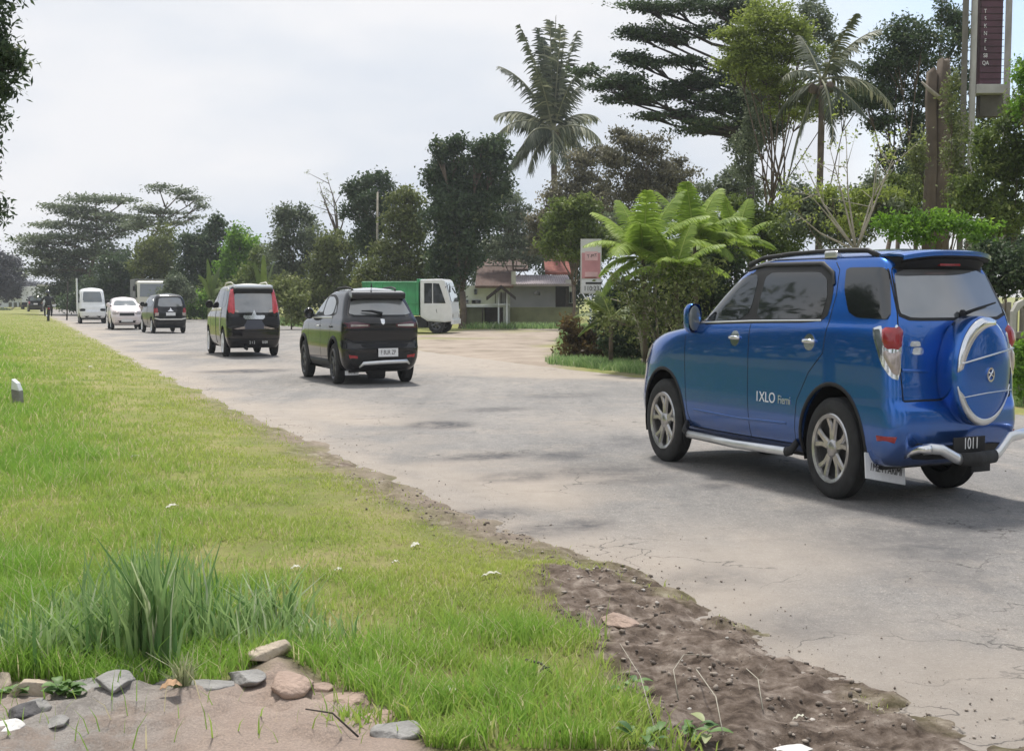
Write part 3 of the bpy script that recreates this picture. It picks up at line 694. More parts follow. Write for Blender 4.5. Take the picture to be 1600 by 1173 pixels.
    m = MB(); ribbon(bv, 'B', [(.70, .895), (.40, .885)], .02, m, .012, hgt=.015); m.build('tailgate_crease', blue, root, True)
    wp = MB(); wp.tube([(-.725, -.08, 1.25), (-.71, -.25, 1.28), (-.69, -.52, 1.32)], [.014, .01, .006], 6); wp.lathe([(.03, 0), (.03, -.03), (.001, -.03)], (-.70, -.06, 1.245), 'x', 12); wp.build('rear_wiper', M['seam'], root, True)
    # spoiler: blue lid with a dark underside
    sp = [(-.36, 1.66), (-.52, 1.668), (-.67, 1.662), (-.715, 1.652), (-.71, 1.64)]
    m = MB(); N = 17
    def spl(z0, yw, xo):
        rows = []
        for j in range(N):
            y = yw*(2*j/(N-1)-1); e = (abs(y)/yw); rows.append([(x+xo+.10*e**4+.02*e*e, y, z-.03*e**3+z0) for x, z in sp])
        return rows
    top = spl(.0, .565, 0); und = [[(x*1.0+.0, y, (1.60 if i < 3 else z-.014)-.02*(abs(y)/.565)**3-(.03 if i < 2 else 0)) for i, (x, y, z) in enumerate(rw)] for rw in top]
    def skin(a, b2):
        m = MB(); k = len(sp); vs = [p for rw in a for p in rw]+[p for rw in b2 for p in rw]; o = N*k
        fs = [(j*k+i, j*k+i+1, (j+1)*k+i+1, (j+1)*k+i) for j in range(N-1) for i in range(k-1)]
        fs += [tuple(o+q for q in f[::-1]) for f in fs]
        for e in (0, N-1): fs += [(e*k+i, e*k+i+1, o+e*k+i+1, o+e*k+i) for i in range(k-1)]
        fs += [(j*k+k-1, (j+1)*k+k-1, o+(j+1)*k+k-1, o+j*k+k-1) for j in range(N-1)]
        return m.add(vs, fs)
    mid = [[(x, y, z-.016) for x, y, z in rw] for rw in top]
    spo = skin(top, mid).build('roof_spoiler', blue, root, sharp=.7)
    und2 = [[(x+.02, y*.985, z-.002) for x, y, z in rw] for rw in mid]
    low = [[(x+(.0, .0, .03, .03, .03)[i]+.01, y*.96, z-(.11, .115, .075, .03, .012)[i]) for i, (x, y, z) in enumerate(rw)] for rw in und2]
    skin(und2, low).build('spoiler_underside', M['seam'], spo, sharp=.9)
    MB().box((-.60, 0, 1.57), (.03, .26, .022)).build('high_brake_lamp', M['red_lens'], spo)
    # spare wheel in its hard cover
    yc, zc, rs = -.05, .885, .352
    cov = MB().lathe([(rs-.06, -.70), (rs, -.76), (rs, -.92), (rs-.012, -.965), (rs-.04, -.992), (rs-.10, -1.0), (.2, -1.006), (.001, -1.008)], (0, yc, zc), 'x', 64).build('spare_wheel_cover', blue, root, sharp=.8)
    def arc(r0, r1, a0, a1, x0, n=26, name='cover_trim', mat=M['chrome'], th=.014):
        m = MB(); vs = []
        for i in range(n+1):
            a = a0+(a1-a0)*i/n
            e = abs(math.sin(math.pi*i/n))**.5
            for rr_, xx in ((r0+(r1-r0)*(1-e)*.85, x0), (r1, x0), (r1, x0+th), (r0+(r1-r0)*(1-e)*.85, x0+th)): vs.append((xx+(.028 if rr_ > rs-.03 else 0), yc-rr_*math.cos(a), zc+rr_*math.sin(a)))
        fs = [(i*4+j, i*4+(j+1) % 4, i*4+4+(j+1) % 4, i*4+4+j) for i in range(n) for j in range(4)]+[(0, 1, 2, 3), (n*4, n*4+1, n*4+2, n*4+3)]
        return m.add(vs, fs).build(name, mat, cov, True)
    arc(rs-.085, rs-.008, R(68), R(180), -1.010)
    arc(rs-.05, rs-.006, R(195), R(345), -1.006, mat=M['silver'])
    m = MB(); m.tube([(-1.006, yc-.335, zc+.145), (-1.013, yc, zc+.10), (-1.006, yc+.325, zc+.055)], .006, 6); m.tube([(-1.006, yc-.32, zc-.122), (-1.012, yc, zc-.135), (-1.006, yc+.30, zc-.158)], .0035, 6); m.build('cover_crease', M['silver'], cov, True)
    em = MB().lathe([(.034, -1.008), (.034, -1.022), (.046, -1.022), (.046, -1.008)], (0, yc-.03, zc-.02), 'x', 24).build('emblem', M['chrome'], cov, sharp=.7)
    m = MB(); m.tube([(-1.019, yc+.0, zc-.045), (-1.02, yc-.03, zc-.02), (-1.02, yc-.055, zc+.012)], .007, 6); m.tube([(-1.019, yc-.065, zc-.035), (-1.02, yc-.03, zc-.015), (-1.02, yc-.0, zc-.005)], .006, 6); m.build('emblem_mark', M['chrome'], em, True)
    # badges beside the spare wheel
    for (y0, z0, w0, h0) in ((.545, 1.06, .13, .035), (.515, 1.015, .14, .045)):
        patch(bv, 'B', [(y0-w0/2, z0-h0/2), (y0+w0/2, z0-h0/2), (y0+w0/2-.015, z0+h0/2), (y0-w0/2+.01, z0+h0/2)], 'badge', M['chrome'], root, .012, 3, k=1)
    # rear bumper, guard tube, plate, flap, exhaust
    patch(bv, 'B', [(-.60, .40), (.60, .40), (.56, .31), (-.56, .31)], 'bumper_insert', M['dark_plastic'], root, .012)
    m = MB(); m.tube([(-.86, .56, .40), (-.93, .54, .41), (-.97, .46, .405), (-1.0, .32, .35), (-1.0, .25, .335)], .035, 12)
    gd = m.build('bumper_guard', M['silver'], root, True)
    MB().tube([(-1.0, -.17, .34), (-1.0, -.23, .36), (-1.0, -.37, .455), (-.99, -.60, .475), (-.90, -.78, .46), (-.78, -.86, .44)], .035, 12).build('bumper_guard', M['silver'], root, True)
    MB().tube([(-1.0, .26, .335), (-1.005, .04, .332), (-1.0, -.18, .34)], .044, 12).build('guard_sleeve', M['rubber'], gd, True)
    m = MB(); m.tube([(-.6, .54, .40), (-.93, .54, .405)], .03, 8); m.tube([(-.6, -.12, .34), (-1.0, -.12, .34)], .03, 8); m.build('guard_bracket', M['dark_plastic'], gd, True)
    MB().tube([(-.5, .62, .30), (-.88, .62, .405), (-.98, .60, .41)], .028, 10).build('exhaust_pipe', M['chrome'], root, True)
    np_ = MB().box((-.905, .04, .415), (.012, .40, .10)).build('number_plate', M['dark_plastic'], root)
    text('1011', 'plate_number', .105, M['white_mark'], np_, (-.913, .02, .42), ROT_B, .001, .95)
    # mud flap with writing behind the near rear wheel, black ones elsewhere
    fl = MB().box((-.46, .60, .24), (.012, .50, .17), M=Matrix.Rotation(R(8), 3, 'X')@Matrix.Rotation(R(14), 3, 'Y')).build('mud_flap', M['plate_white'], root); fl['label'] = 'white mud flap with worn dark lettering'
    text('1Ma.4 PARIMI', 'lettering', .075, M['black_mark'], fl, (-.474, .60, .235), (R(90), R(8), R(-90)), .001, .95)
    MB().box((-.44, -.68, .26), (.012, .26, .20)).build('mud_flap', M['rubber'], root)
    MB().tube([(0, -.72, .32), (0, .72, .32)], .05, 10).build('rear_axle', M['dark_plastic'], root, True)
    # lettering on the rear door
    h, _ = hitp(bv, 'L', .75, .56)
    text('1XLO', 'lettering', .105, M['white_mark'], root, (.90, h.y+.004, .635), ROT_L, .002, 1.15)
    text('Fierni', 'lettering', .085, M['silver'], root, (.62, h.y+.004, .63), ROT_L, .002, .95)
    return root
blue_suv()
# ---- the other vehicles
def arch_wheels(root, bv, wb, yo, r, wd, rr, rim, lip=True, spokes=5):
    for x in (0, wb):
        for s in (1, -1):
            if lip:
                m = MB(); pts = []
                for i in range(21):
                    a = R(-10)+R(200)*i/20; h, _ = hitp(bv, 'L' if s > 0 else 'R', x+(r+.085)*math.cos(a), max(.29, r+.02+(r+.085)*math.sin(a)))
                    pts.append((x+(r+.075)*math.cos(a), h.y-s*.004, max(.24, r+.02+(r+.075)*math.sin(a))))
                m.tube(pts, .03, 6); m.build('arch_lip', M['dark_plastic'], root, True)
            liner(root, x, r+.02, r+.07, yo, .28, s); wheel(root, x, s, s*yo, r, wd, rr, rim, spokes)
def door_mirror(root, bv, x, z, s, mat):
    h, _ = hitp(bv, 'L' if s > 0 else 'R', x, z-.03)
    m = MB().lathe([(.001, -.055), (.07, -.05), (.095, -.02), (.098, .02), (.08, .05)], (0, 0, 0), 'x', 18)
    m.v = [(x-a, h.y+s*(.14+b*1.2), z+c) for a, b, c in m.v]
    mi = m.build('door_mirror', mat, root, True)
    MB().tube([(x+.02, h.y-s*.02, z-.05), (x+.01, h.y+s*.09, z-.03)], [.035, .028], 8).build('mirror_stalk', M['dark_plastic'], mi, True)
def black_crossover():
    root = empty('crossover_car', (-2.276, 18.9, 0), 2.006, scale=(.69, .743, .985))
    tag(root, 'black crossover car with painted pale roof sheen and white number plate on cracked road', 'car')
    bk = M['black_paint']
    lv = [(.24, .76, -.66, 3.2, .2, .25, .04, .1), (.30, .82, -.74, 3.36, .2, .3, .05, .12), (.42, .87, -.80, 3.46, .2, .34, .06, .14), (.60, .89, -.82, 3.5, .2, .36, .07, .15),
          (.66, .89, -.78, 3.49, .2, .38, .05, .16), (.74, .885, -.77, 3.47, .2, .4, .05, .17), (.84, .885, -.82, 3.42, .2, .42, .06, .18), (.98, .875, -.84, 3.25, .2, .42, .07, .16), (1.04, .86, -.82, 2.8, .2, .3, .07, .12),
          (1.08, .84, -.76, 2.2, .18, .18, .06, .16), (1.13, .815, -.68, 2.05, .18, .16, .06, .18), (1.25, .765, -.56, 1.8, .17, .15, .06, .2), (1.38, .705, -.44, 1.5, .17, .15, .06, .2), (1.46, .655, -.38, 1.28, .17, .18, .07, .18),
          (1.51, .60, -.33, 1.08, .2, .2, .08, .16), (1.54, .50, -.24, .85, .2, .2, .08, .14), (1.56, .34, -.05, .6, .15, .15, .06, .1), (1.565, .12, .1, .3, .08, .08, .02, .02)]
    body, bv = car_body(lv, [(0, .355, .405, .30), (2.61, .355, .405, .30)], 'body', bk, root, 72)
    MB().box((1.3, 0, .28), (3.7, 1.36, .14)).build('underbody', M['dark_plastic'], root)
    arch_wheels(root, bv, 2.61, .88, .335, .225, .235, M['dark_rim'])
    patch(bv, 'T', [(-.25, -.50), (-.25, .50), (.4, .55), (1.02, .48), (1.02, -.48), (.4, -.55)], 'roof_panel', M['pale_roof'], root, .004, 6, q=.15)  # painted shine: pale panel laid over the black roof
    for sd_, s in (('L', 1), ('R', -1)):
        patch(bv, sd_, [(2.08, 1.07), (.15, 1.10), (-.05, 1.16), (.10, 1.38), (.5, 1.46), (1.1, 1.455), (1.55, 1.33)], 'window_frame', M['dark_plastic'], root, .003)
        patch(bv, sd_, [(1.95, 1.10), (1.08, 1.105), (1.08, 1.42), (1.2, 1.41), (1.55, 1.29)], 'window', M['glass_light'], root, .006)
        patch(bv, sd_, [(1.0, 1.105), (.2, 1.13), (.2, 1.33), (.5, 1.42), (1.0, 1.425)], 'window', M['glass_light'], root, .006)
        patch(bv, sd_, [(.12, 1.14), (-.03, 1.17), (.08, 1.28), (.12, 1.30)], 'window', M['glass'], root, .006, k=1)
        m = MB(); ribbon(bv, sd_, [(1.95, 1.07), (.2, 1.09)], .03, m, .008); m.build('trim_strip', M['silver'], root, True)
        m = MB(); ribbon(bv, sd_, [(2.12, 1.05), (2.15, .6), (2.05, .3)], .009, m); ribbon(bv, sd_, [(1.04, 1.1), (1.04, .3)], .009, m); ribbon(bv, sd_, [(.12, 1.1), (.28, .8), (.45, .6), (.47, .3)], .009, m); m.build('door_seam', M['seam'], root)
        m = MB(); ribbon(bv, sd_, [(2.1, .33), (.5, .33)], .12, m, .012, hgt=.014); m.build('sill_cladding', M['dark_plastic'], root, True)
        for x in (1.2, .2):
            h, _ = hitp(bv, sd_, x, .93); MB().tube([(x-.09, h.y+s*.005, .93), (x-.05, h.y+s*.03, .935), (x+.05, h.y+s*.03, .935), (x+.09, h.y+s*.005, .93)], [.01, .014, .014, .01], 8).build('door_handle', M['silver'] if x > 1 else bk, root, True)
        door_mirror(root, bv, 1.85, 1.14, s, bk)
        MB().tube([(1.05, s*.50, 1.50), (.8, s*.53, 1.56), (.2, s*.53, 1.575), (-.15, s*.50, 1.55), (-.22, s*.47, 1.51)], [.018]*5, 8).build('roof_rail', M['dark_plastic'], root, True)
        y = s
        lamp = patch(bv, 'B', [(y*.84, 1.01), (y*.80, .90), (y*.30, .935), (y*.28, .985), (y*.62, 1.03)], 'tail_lamp', M['purple_lens'], root, .012, 5, k=1, q=.12)
        patch(bv, 'B', [(y*.70, .985), (y*.70, .945), (y*.33, .955), (y*.33, .975)], 'lamp_strip', M['clear_lens'] if s > 0 else M['silver'], lamp, .02, 3, k=0)
        patch(bv, 'B', [(y*.74, .50), (y*.72, .44), (y*.55, .44), (y*.55, .48)], 'reflector', M['red_lens'], root, .012, 3, k=0)
    patch(bv, 'F', [(-.66, 1.12), (.66, 1.12), (.55, 1.42), (-.55, 1.42)], 'windscreen', M['glass'], root, .006)
    patch(bv, 'B', [(-.74, 1.10), (.74, 1.10), (.60, 1.42), (-.60, 1.42)], 'window_frame', M['dark_plastic'], root, .004, q=.1)
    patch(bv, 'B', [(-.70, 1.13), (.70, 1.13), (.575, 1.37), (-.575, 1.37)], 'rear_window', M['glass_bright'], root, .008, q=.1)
    m = MB(); m.prism([(-.28, 1.52), (-.55, 1.49), (-.585, 1.455), (-.56, 1.39), (-.40, 1.37), (-.32, 1.42)], 'y', -.60, .60); m.build('roof_spoiler', M['black_paint'], root, bevel=.02)
    m = MB(); m.tube([(-.72, -.02, 1.15), (-.70, .2, 1.19), (-.66, .42, 1.195)], [.03, .022, .01], 6); m.build('rear_wiper', M['seam'], root, True)
    m = MB(); m.lathe([(.001, 0), (.02, .02), (.012, .07), (.001, .09)], (.0, 0, 1.56), 'z', 8); m.build('roof_aerial', M['dark_plastic'], root)
    patch(bv, 'B', [(.045, 1.075), (-.045, 1.075), (-.04, 1.0), (0, .97), (.04, 1.0)], 'badge', M['chrome'], root, .014, 3, k=1)
    m = MB(); ribbon(bv, 'B', [(.80, .90), (-.80, .90)], .035, m, .012, hgt=.016); ribbon(bv, 'B', [(.82, .76), (.6, .70), (-.6, .70), (-.82, .76)], .02, m, .006, hgt=.01); m.build('tailgate_seam', M['seam'], root)
    patch(bv, 'B', [(.48, .68), (-.60, .68), (-.52, .60), (.42, .60)], 'tailgate_recess', M['seam'], root, .006, k=1)
    patch(bv, 'B', [(.84, .58), (.80, .30), (.3, .27), (-.3, .27), (-.80, .30), (-.84, .58), (-.5, .52), (.5, .52)], 'bumper_cladding', M['dark_plastic'], root, .010, k=1)
    m = MB(); m.tube([(-.80, .52, .30), (-.86, .44, .36), (-.875, 0, .375), (-.86, -.52, .385), (-.80, -.60, .34)], [.015, .032, .034, .032, .015], 8); m.build('skid_plate', M['silver'], root, True)
    pl = MB().box((-.875, -.10, .53), (.012, .44, .135)).build('number_plate', M['plate_white'], root)
    text('F 8UR ZP', 'plate_number', .10, M['black_mark'], pl, (-.883, -.10, .53), ROT_B, .001, .85)
    fl = MB().box((-.50, .60, .20), (.012, .30, .07)).build('mud_flap', M['plate_white'], root)
    text('LM2.736', 'lettering', .05, M['black_mark'], fl, (-.508, .60, .20), ROT_B, .001, .9)
    MB().tube([(-.4, -.15, .2), (-.4, .2, .2)], .11, 12).build('silencer', M['dark_plastic'], root, True)
    return root
M['dark_rim'] = pm('dark alloy wheel', (.10, .10, .105), .35, .8, 0, .2, 8)
M['pale_roof'] = pm('pale roof sheen and silver spoiler', (.42, .46, .50), .25, .2, .8, .06, 3)  # pale tone stands in for the crossover roof's shine; also the silver spoiler
M['purple_lens'] = pm('smoked plum lamp lens', (.07, .012, .025), .15, 0, .8, .2, 6)
M['glass_bright'] = pm('rear window with painted sky brightness', (.24, .25, .255), .08, .3, .8, .12, 2, spec=1)  # lighter grey base carries the brightness of the mirrored sky
M['cream'] = pm('cream paint', (.62, .60, .50), .4, 0, .5, .06, 4)
M['dusky_plate'] = pm('dark blue grey panel', (.05, .055, .08), .4, 0, .3, .1, 4)
black_crossover()
def red_lamp_mpv():
    root = empty('people_carrier', (-6.19, 27.5, 0), 2.01, scale=(.66, .78, 1.0))
    tag(root, 'black people carrier with tall red lamps beside its rear window', 'car')
    bk = M['black_paint']
    lv = [(.22, .72, -.66, 3.25, .16, .25, .03, .1), (.30, .78, -.72, 3.40, .17, .3, .04, .12), (.45, .82, -.78, 3.46, .17, .34, .05, .14), (.70, .83, -.78, 3.48, .17, .38, .05, .16),
          (.95, .825, -.74, 3.38, .16, .42, .04, .17), (1.02, .81, -.73, 3.1, .16, .4, .04, .16), (1.08, .80, -.72, 2.6, .15, .25, .04, .15), (1.15, .785, -.70, 2.35, .13, .16, .04, .18),
          (1.35, .735, -.66, 1.98, .12, .15, .04, .2), (1.55, .68, -.60, 1.6, .12, .15, .04, .2), (1.62, .64, -.56, 1.4, .14, .18, .05, .18), (1.67, .54, -.45, 1.1, .18, .2, .06, .14), (1.70, .3, -.2, .8, .14, .14, .05, .1), (1.705, .1, .1, .4, .06, .06, .02, .02)]
    body, bv = car_body(lv, [(0, .34, .39, .28), (2.65, .34, .39, .28)], 'body', bk, root, 64)
    MB().box((1.3, 0, .27), (3.7, 1.3, .12)).build('underbody', M['dark_plastic'], root)
    arch_wheels(root, bv, 2.65, .825, .325, .2, .22, M['white_paint'], False)
    patch(bv, 'T', [(-.40, -.5), (-.40, .5), (.4, .55), (1.35, .48), (1.35, -.48), (.4, -.55)], 'roof_panel', M['cream'], root, .004, 6, q=.12)
    for sd_, s in (('L', 1), ('R', -1)):
        patch(bv, sd_, [(2.35, 1.12), (-.05, 1.15), (-.30, 1.2), (-.30, 1.52), (.1, 1.57), (1.25, 1.57), (1.6, 1.48)], 'window', M['glass'], root, .004)
        m = MB(); ribbon(bv, sd_, [(1.85, 1.5), (1.25, 1.595), (.1, 1.60), (-.3, 1.56)], .06, m, .004, hgt=.006); ribbon(bv, sd_, [(2.5, 1.07), (1.2, 1.1), (.3, 1.11)], .07, m, .004, hgt=.006); ribbon(bv, sd_, [(3.1, .98), (2.75, 1.0), (2.5, 1.07), (2.2, 1.25), (1.85, 1.5)], .05, m, .004, hgt=.006); m.build('trim_strip', M['cream'], root, True)
        m = MB(); ribbon(bv, sd_, [(1.15, 1.55), (1.15, .3)], .03, m, .006); ribbon(bv, sd_, [(.2, 1.55), (.22, .9), (.42, .6), (.45, .3)], .012, m, .006); ribbon(bv, sd_, [(2.15, 1.1), (2.15, .4)], .012, m); m.build('door_seam', M['seam'], root)
        m = MB(); ribbon(bv, sd_, [(.35, 1.02), (.45, .85), (.47, .62), (.40, .5)], .06, m, .006, hgt=.008); m.build('arch_trim', M['cream'], root, True)
        door_mirror(root, bv, 2.05, 1.22, s, M['dark_plastic'])
        lp = patch(bv, 'B', [(s*.775, 1.04), (s*.56, 1.0), (s*.56, 1.58), (s*.66, 1.57)], 'tail_lamp', M['red_bright'], root, .016, 5, k=1, q=.15, bulge=.03)
        patch(bv, 'B', [(s*.56, 1.04), (s*.45, 1.04), (s*.47, 1.09), (s*.55, 1.10)], 'lamp_strip', M['clear_lens'], lp, .02, 3, k=0)
        patch(bv, 'B', [(s*.80, .93), (s*.34, .93), (s*.22, .85), (s*.30, .74), (s*.80, .72)], 'bumper_light', M['seam'], root, .02, 4, k=1, q=.12, bulge=.02)
        patch(bv, 'B', [(s*.62, .66), (s*.28, .72), (s*.28, .66), (s*.5, .645)], 'reflector', M['clear_lens'], root, .014, 3, k=0)
        m = MB(); m.tube([(1.3, s*.50, 1.66), (.9, s*.53, 1.72), (.1, s*.53, 1.735), (-.35, s*.5, 1.67)], [.018]*4, 8); m.build('roof_rail', M['cream'], root, True)
    patch(bv, 'F', [(-.66, 1.16), (.66, 1.16), (.55, 1.52), (-.55, 1.52)], 'windscreen', M['glass'], root, .006)
    patch(bv, 'B', [(-.60, 1.03), (.60, 1.03), (.545, 1.50), (-.545, 1.50)], 'rear_window', M['glass_rear'], root, .008, q=.08)
    MB().prism([(-.42, 1.68), (-.78, 1.66), (-.82, 1.62), (-.76, 1.585), (-.5, 1.60)], 'y', -.56, .56).build('roof_spoiler', M['pale_roof'], root, bevel=.015)
    MB().prism([(-.55, 1.60), (-.76, 1.582), (-.74, 1.50), (-.60, 1.48)], 'y', -.58, .58).build('spoiler_underside', M['seam'], root, bevel=.03)
    patch(bv, 'B', [(-.33, .88), (.33, .88), (.31, .97), (-.31, .97)], 'trim_strip', M['chrome'], root, .016, 3, k=0)
    patch(bv, 'B', [(-.07, .97), (.07, .97), (.04, 1.03), (0, 1.10), (-.04, 1.03)], 'badge', M['chrome'], root, .02, 2, k=0)
    patch(bv, 'B', [(-.31, .65), (.31, .65), (.31, .86), (-.31, .86)], 'number_plate', M['dusky_plate'], root, .012, 3, k=0)
    for y, w_, tx in ((.08, .2, '2 1 2'), (-.30, .2, '0109')):
        text(tx, 'lettering', .09, M['white_mark'], root, (-.80, y, .34), ROT_B, .001, .9)
    m = MB(); ribbon(bv, 'B', [(.80, .60), (-.80, .60)], .02, m, .006); ribbon(bv, 'B', [(.80, .42), (-.80, .42)], .02, m, .006); m.build('bumper_seam', M['seam'], root)
    MB().tube([(-.5, .25, .22), (-.85, .25, .2)], .04, 8).build('exhaust_pipe', M['dark_plastic'], root, True)
red_lamp_mpv()
def plain_car(name, loc, yaw, scale, label, paint, kind='hatch', plate=True, glass='glass_light', front=False):
    """a smaller, farther car: body, glass all round, lamps, plate, mirrors, wheels"""
    root = empty(name, loc, yaw, scale=scale); tag(root, label, 'car')
    if kind == 'hatch':
        wb = 2.45; gh = [(1.0, .78, -.66, 2.35, .16, .18, .05, .15), (1.2, .73, -.62, 2.0, .16, .15, .06, .2), (1.38, .66, -.52, 1.6, .2, .15, .07, .2), (1.46, .58, -.42, 1.3, .22, .18, .08, .16), (1.51, .4, -.2, .9, .2, .14, .06, .1), (1.525, .1, .1, .4, .06, .06, .02, .02)]; zt = 1.5
        lo = [(.22, .70, -.6, 3.0, .16, .25, .04, .1), (.32, .76, -.66, 3.15, .18, .3, .05, .12), (.55, .80, -.72, 3.22, .18, .36, .06, .16), (.80, .80, -.70, 3.12, .18, .4, .05, .17), (.92, .79, -.67, 2.8, .17, .4, .05, .15)]
        win = ((2.15, 1.03), (-.2, 1.04), (-.3, 1.2), (.1, 1.38), (1.1, 1.40), (1.55, 1.30)); rg = (1.02, 1.36, .60, .50)
    elif kind == 'sedan':
        wb = 2.55; gh = [(.95, .78, -.6, 2.3, .16, .18, .05, .15), (1.12, .72, -.3, 1.9, .16, .15, .06, .2), (1.28, .64, .0, 1.5, .2, .15, .07, .2), (1.35, .52, .15, 1.25, .22, .18, .08, .16), (1.385, .3, .35, 1.0, .14, .12, .05, .08), (1.39, .1, .5, .8, .05, .05, .02, .02)]; zt = 1.38
        lo = [(.22, .70, -.9, 3.1, .16, .25, .04, .1), (.32, .77, -1.0, 3.28, .18, .3, .05, .12), (.55, .81, -1.05, 3.34, .18, .36, .06, .16), (.80, .81, -1.0, 3.2, .18, .4, .05, .17), (.90, .80, -.9, 2.9, .17, .4, .05, .15)]
        win = ((2.0, .97), (-.1, .98), (.15, 1.25), (1.15, 1.27), (1.5, 1.2)); rg = (.98, 1.26, .62, .5)
    else:   # van
        wb = 2.3; gh = [(1.0, .76, -.75, 2.75, .1, .2, .03, .12), (1.3, .73, -.73, 2.62, .1, .2, .03, .14), (1.7, .68, -.68, 2.35, .12, .2, .04, .16), (1.80, .60, -.6, 2.2, .16, .2, .05, .14), (1.86, .4, -.4, 1.9, .16, .16, .05, .1), (1.87, .1, 0, 1.4, .06, .06, .02, .02)]; zt = 1.85
        lo = [(.26, .70, -.7, 2.75, .1, .2, .03, .08), (.36, .75, -.78, 2.92, .1, .24, .03, .1), (.60, .78, -.80, 2.95, .1, .24, .03, .1), (.88, .775, -.78, 2.86, .1, .22, .03, .1)]
        win = ((2.45, 1.08), (-.5, 1.08), (-.5, 1.55), (2.1, 1.58)); rg = (1.08, 1.6, .62, .56)
    body, bv = car_body(lo+gh, [(0, .31, .355, .26), (wb, .31, .355, .26)], 'body', paint, root, 44)
    MB().box((wb/2, 0, .25), (wb+.9, 1.2, .1)).build('underbody', M['dark_plastic'], root)
    arch_wheels(root, bv, wb, lo[2][1]-.005, .295, .18, .19, M['silver'], False)
    for sd_, s in (('L', 1), ('R', -1)):
        patch(bv, sd_, list(win), 'window', M['glass'], root, .004)
        m = MB(); xm = (win[0][0]+win[1][0])/2; ribbon(bv, sd_, [(xm, win[2][1]+.1), (xm, .32)], .03, m, .006); m.build('door_seam', M['seam'], root)
        door_mirror(root, bv, win[0][0]-.1, win[0][1]+.08, s, M['dark_plastic'] if paint is M['white_paint'] else paint)
        patch(bv, 'B', [(s*.76, .98), (s*.60, .97), (s*.58, .76), (s*.76, .74)], 'tail_lamp', M['red_lens'], root, .01, 3, k=1)
        patch(bv, 'F', [(s*.74, .80), (s*.42, .78), (s*.42, .66), (s*.74, .64)], 'headlight', M['clear_lens'] if kind != 'van' else M['seam'], root, .012, 3, k=1)
    ws = (1.12, 1.66, .66, .58) if kind == 'van' else (rg[0]+.04, rg[1]-.02, .62, .5)
    patch(bv, 'F', [(-ws[2], ws[0]), (ws[2], ws[0]), (ws[3], ws[1]), (-ws[3], ws[1])], 'windscreen', M['glass_light'] if front else M['glass'], root, .006, q=.1)
    patch(bv, 'B', [(-rg[2], rg[0]), (rg[2], rg[0]), (rg[3], rg[1]), (-rg[3], rg[1])], 'rear_window', M[glass], root, .006, q=.12)
    patch(bv, 'F', [(-.38, .72), (.38, .72), (.38, .60), (-.38, .60)], 'grille', M['dark_plastic'] if kind != 'van' else M['silver'], root, .01, 3, k=0)
    patch(bv, 'F', [(-.6, .40), (.6, .40), (.6, .30), (-.6, .30)], 'bumper_intake', M['dark_plastic'], root, .012, 3, k=0)
    patch(bv, 'B', [(-.22, .80), (.22, .80), (.22, .68), (-.22, .68)] if kind != 'van' else [(-.22, .5), (.22, .5), (.22, .4), (-.22, .4)], 'number_plate', M['plate_white'], root, .014, 3, k=0)
    if front: patch(bv, 'F', [(-.3, .46), (.3, .46), (.3, .34), (-.3, .34)], 'number_plate', M['plate_white'], root, .02, 3, k=0)
    return root, bv
M['charcoal'] = pm('charcoal paint', (.012, .013, .015), .3, 0, .7, .15, 3, spec=.15)
M['pinkish'] = pm('pale pinkish white paint', (.74, .66, .66), .35, 0, .5, .05, 4)
rt, bv = plain_car('hatchback', (-13.25, 44.9, 0), 2.08, (.70, .80, 1.0), 'small charcoal hatchback with white plate, driving just ahead of the people carrier', M['charcoal'], 'hatch', glass='glass_rear')
patch(bv, 'B', [(-.15, .84), (.15, .84), (.05, .90), (0, .98), (-.05, .90)], 'badge', M['chrome'], rt, .02, 2, k=0)
for s in (1, -1): patch(bv, 'B', [(s*.55, .80), (s*.72, .80), (s*.72, .66), (s*.56, .68)], 'lamp_strip', M['clear_lens'], rt, .016, 2, k=0)
m = MB(); ribbon(bv, 'B', [(.74, .58), (.5, .54), (-.5, .54), (-.74, .58)], .05, m, .006); m.build('bumper_strip', M['silver'], rt)
rt, bv = plain_car('saloon_car', (-16.25, 48.9, 0), 5.11, (.74, .78, 1.0), 'low pinkish white saloon partly hidden by the small charcoal hatchback', M['pinkish'], 'sedan', front=True)
rt.location = (-17.1, 51.2, 0)
rt, bv = plain_car('minivan', (0, 0, 0), 5.10, (.8, .86, 1.0), 'white minivan facing this way with dark windscreen and a pale post', M['white_paint'], 'van', front=True)
rt.location = (-22.6, 62.6, 0)
MB().tube([(2.5, -.86, .5), (2.5, -.86, 2.35)], .05, 6).build('roof_post', M['white_paint'], rt)
rt, bv = plain_car('car', (0, 0, 0), 2.0, (.74, .8, 1.0), 'dark car far down the road in front of the white lorry', M['black_paint'], 'hatch'); rt.location = (-43.7, 107, 0)
rt, bv = plain_car('van', (0, 0, 0), 2.0, (.8, .95, 1.0), 'pale rounded van far off under the big spreading tree', M['white_paint'], 'van'); rt.location = (-50.8, 130, 0)
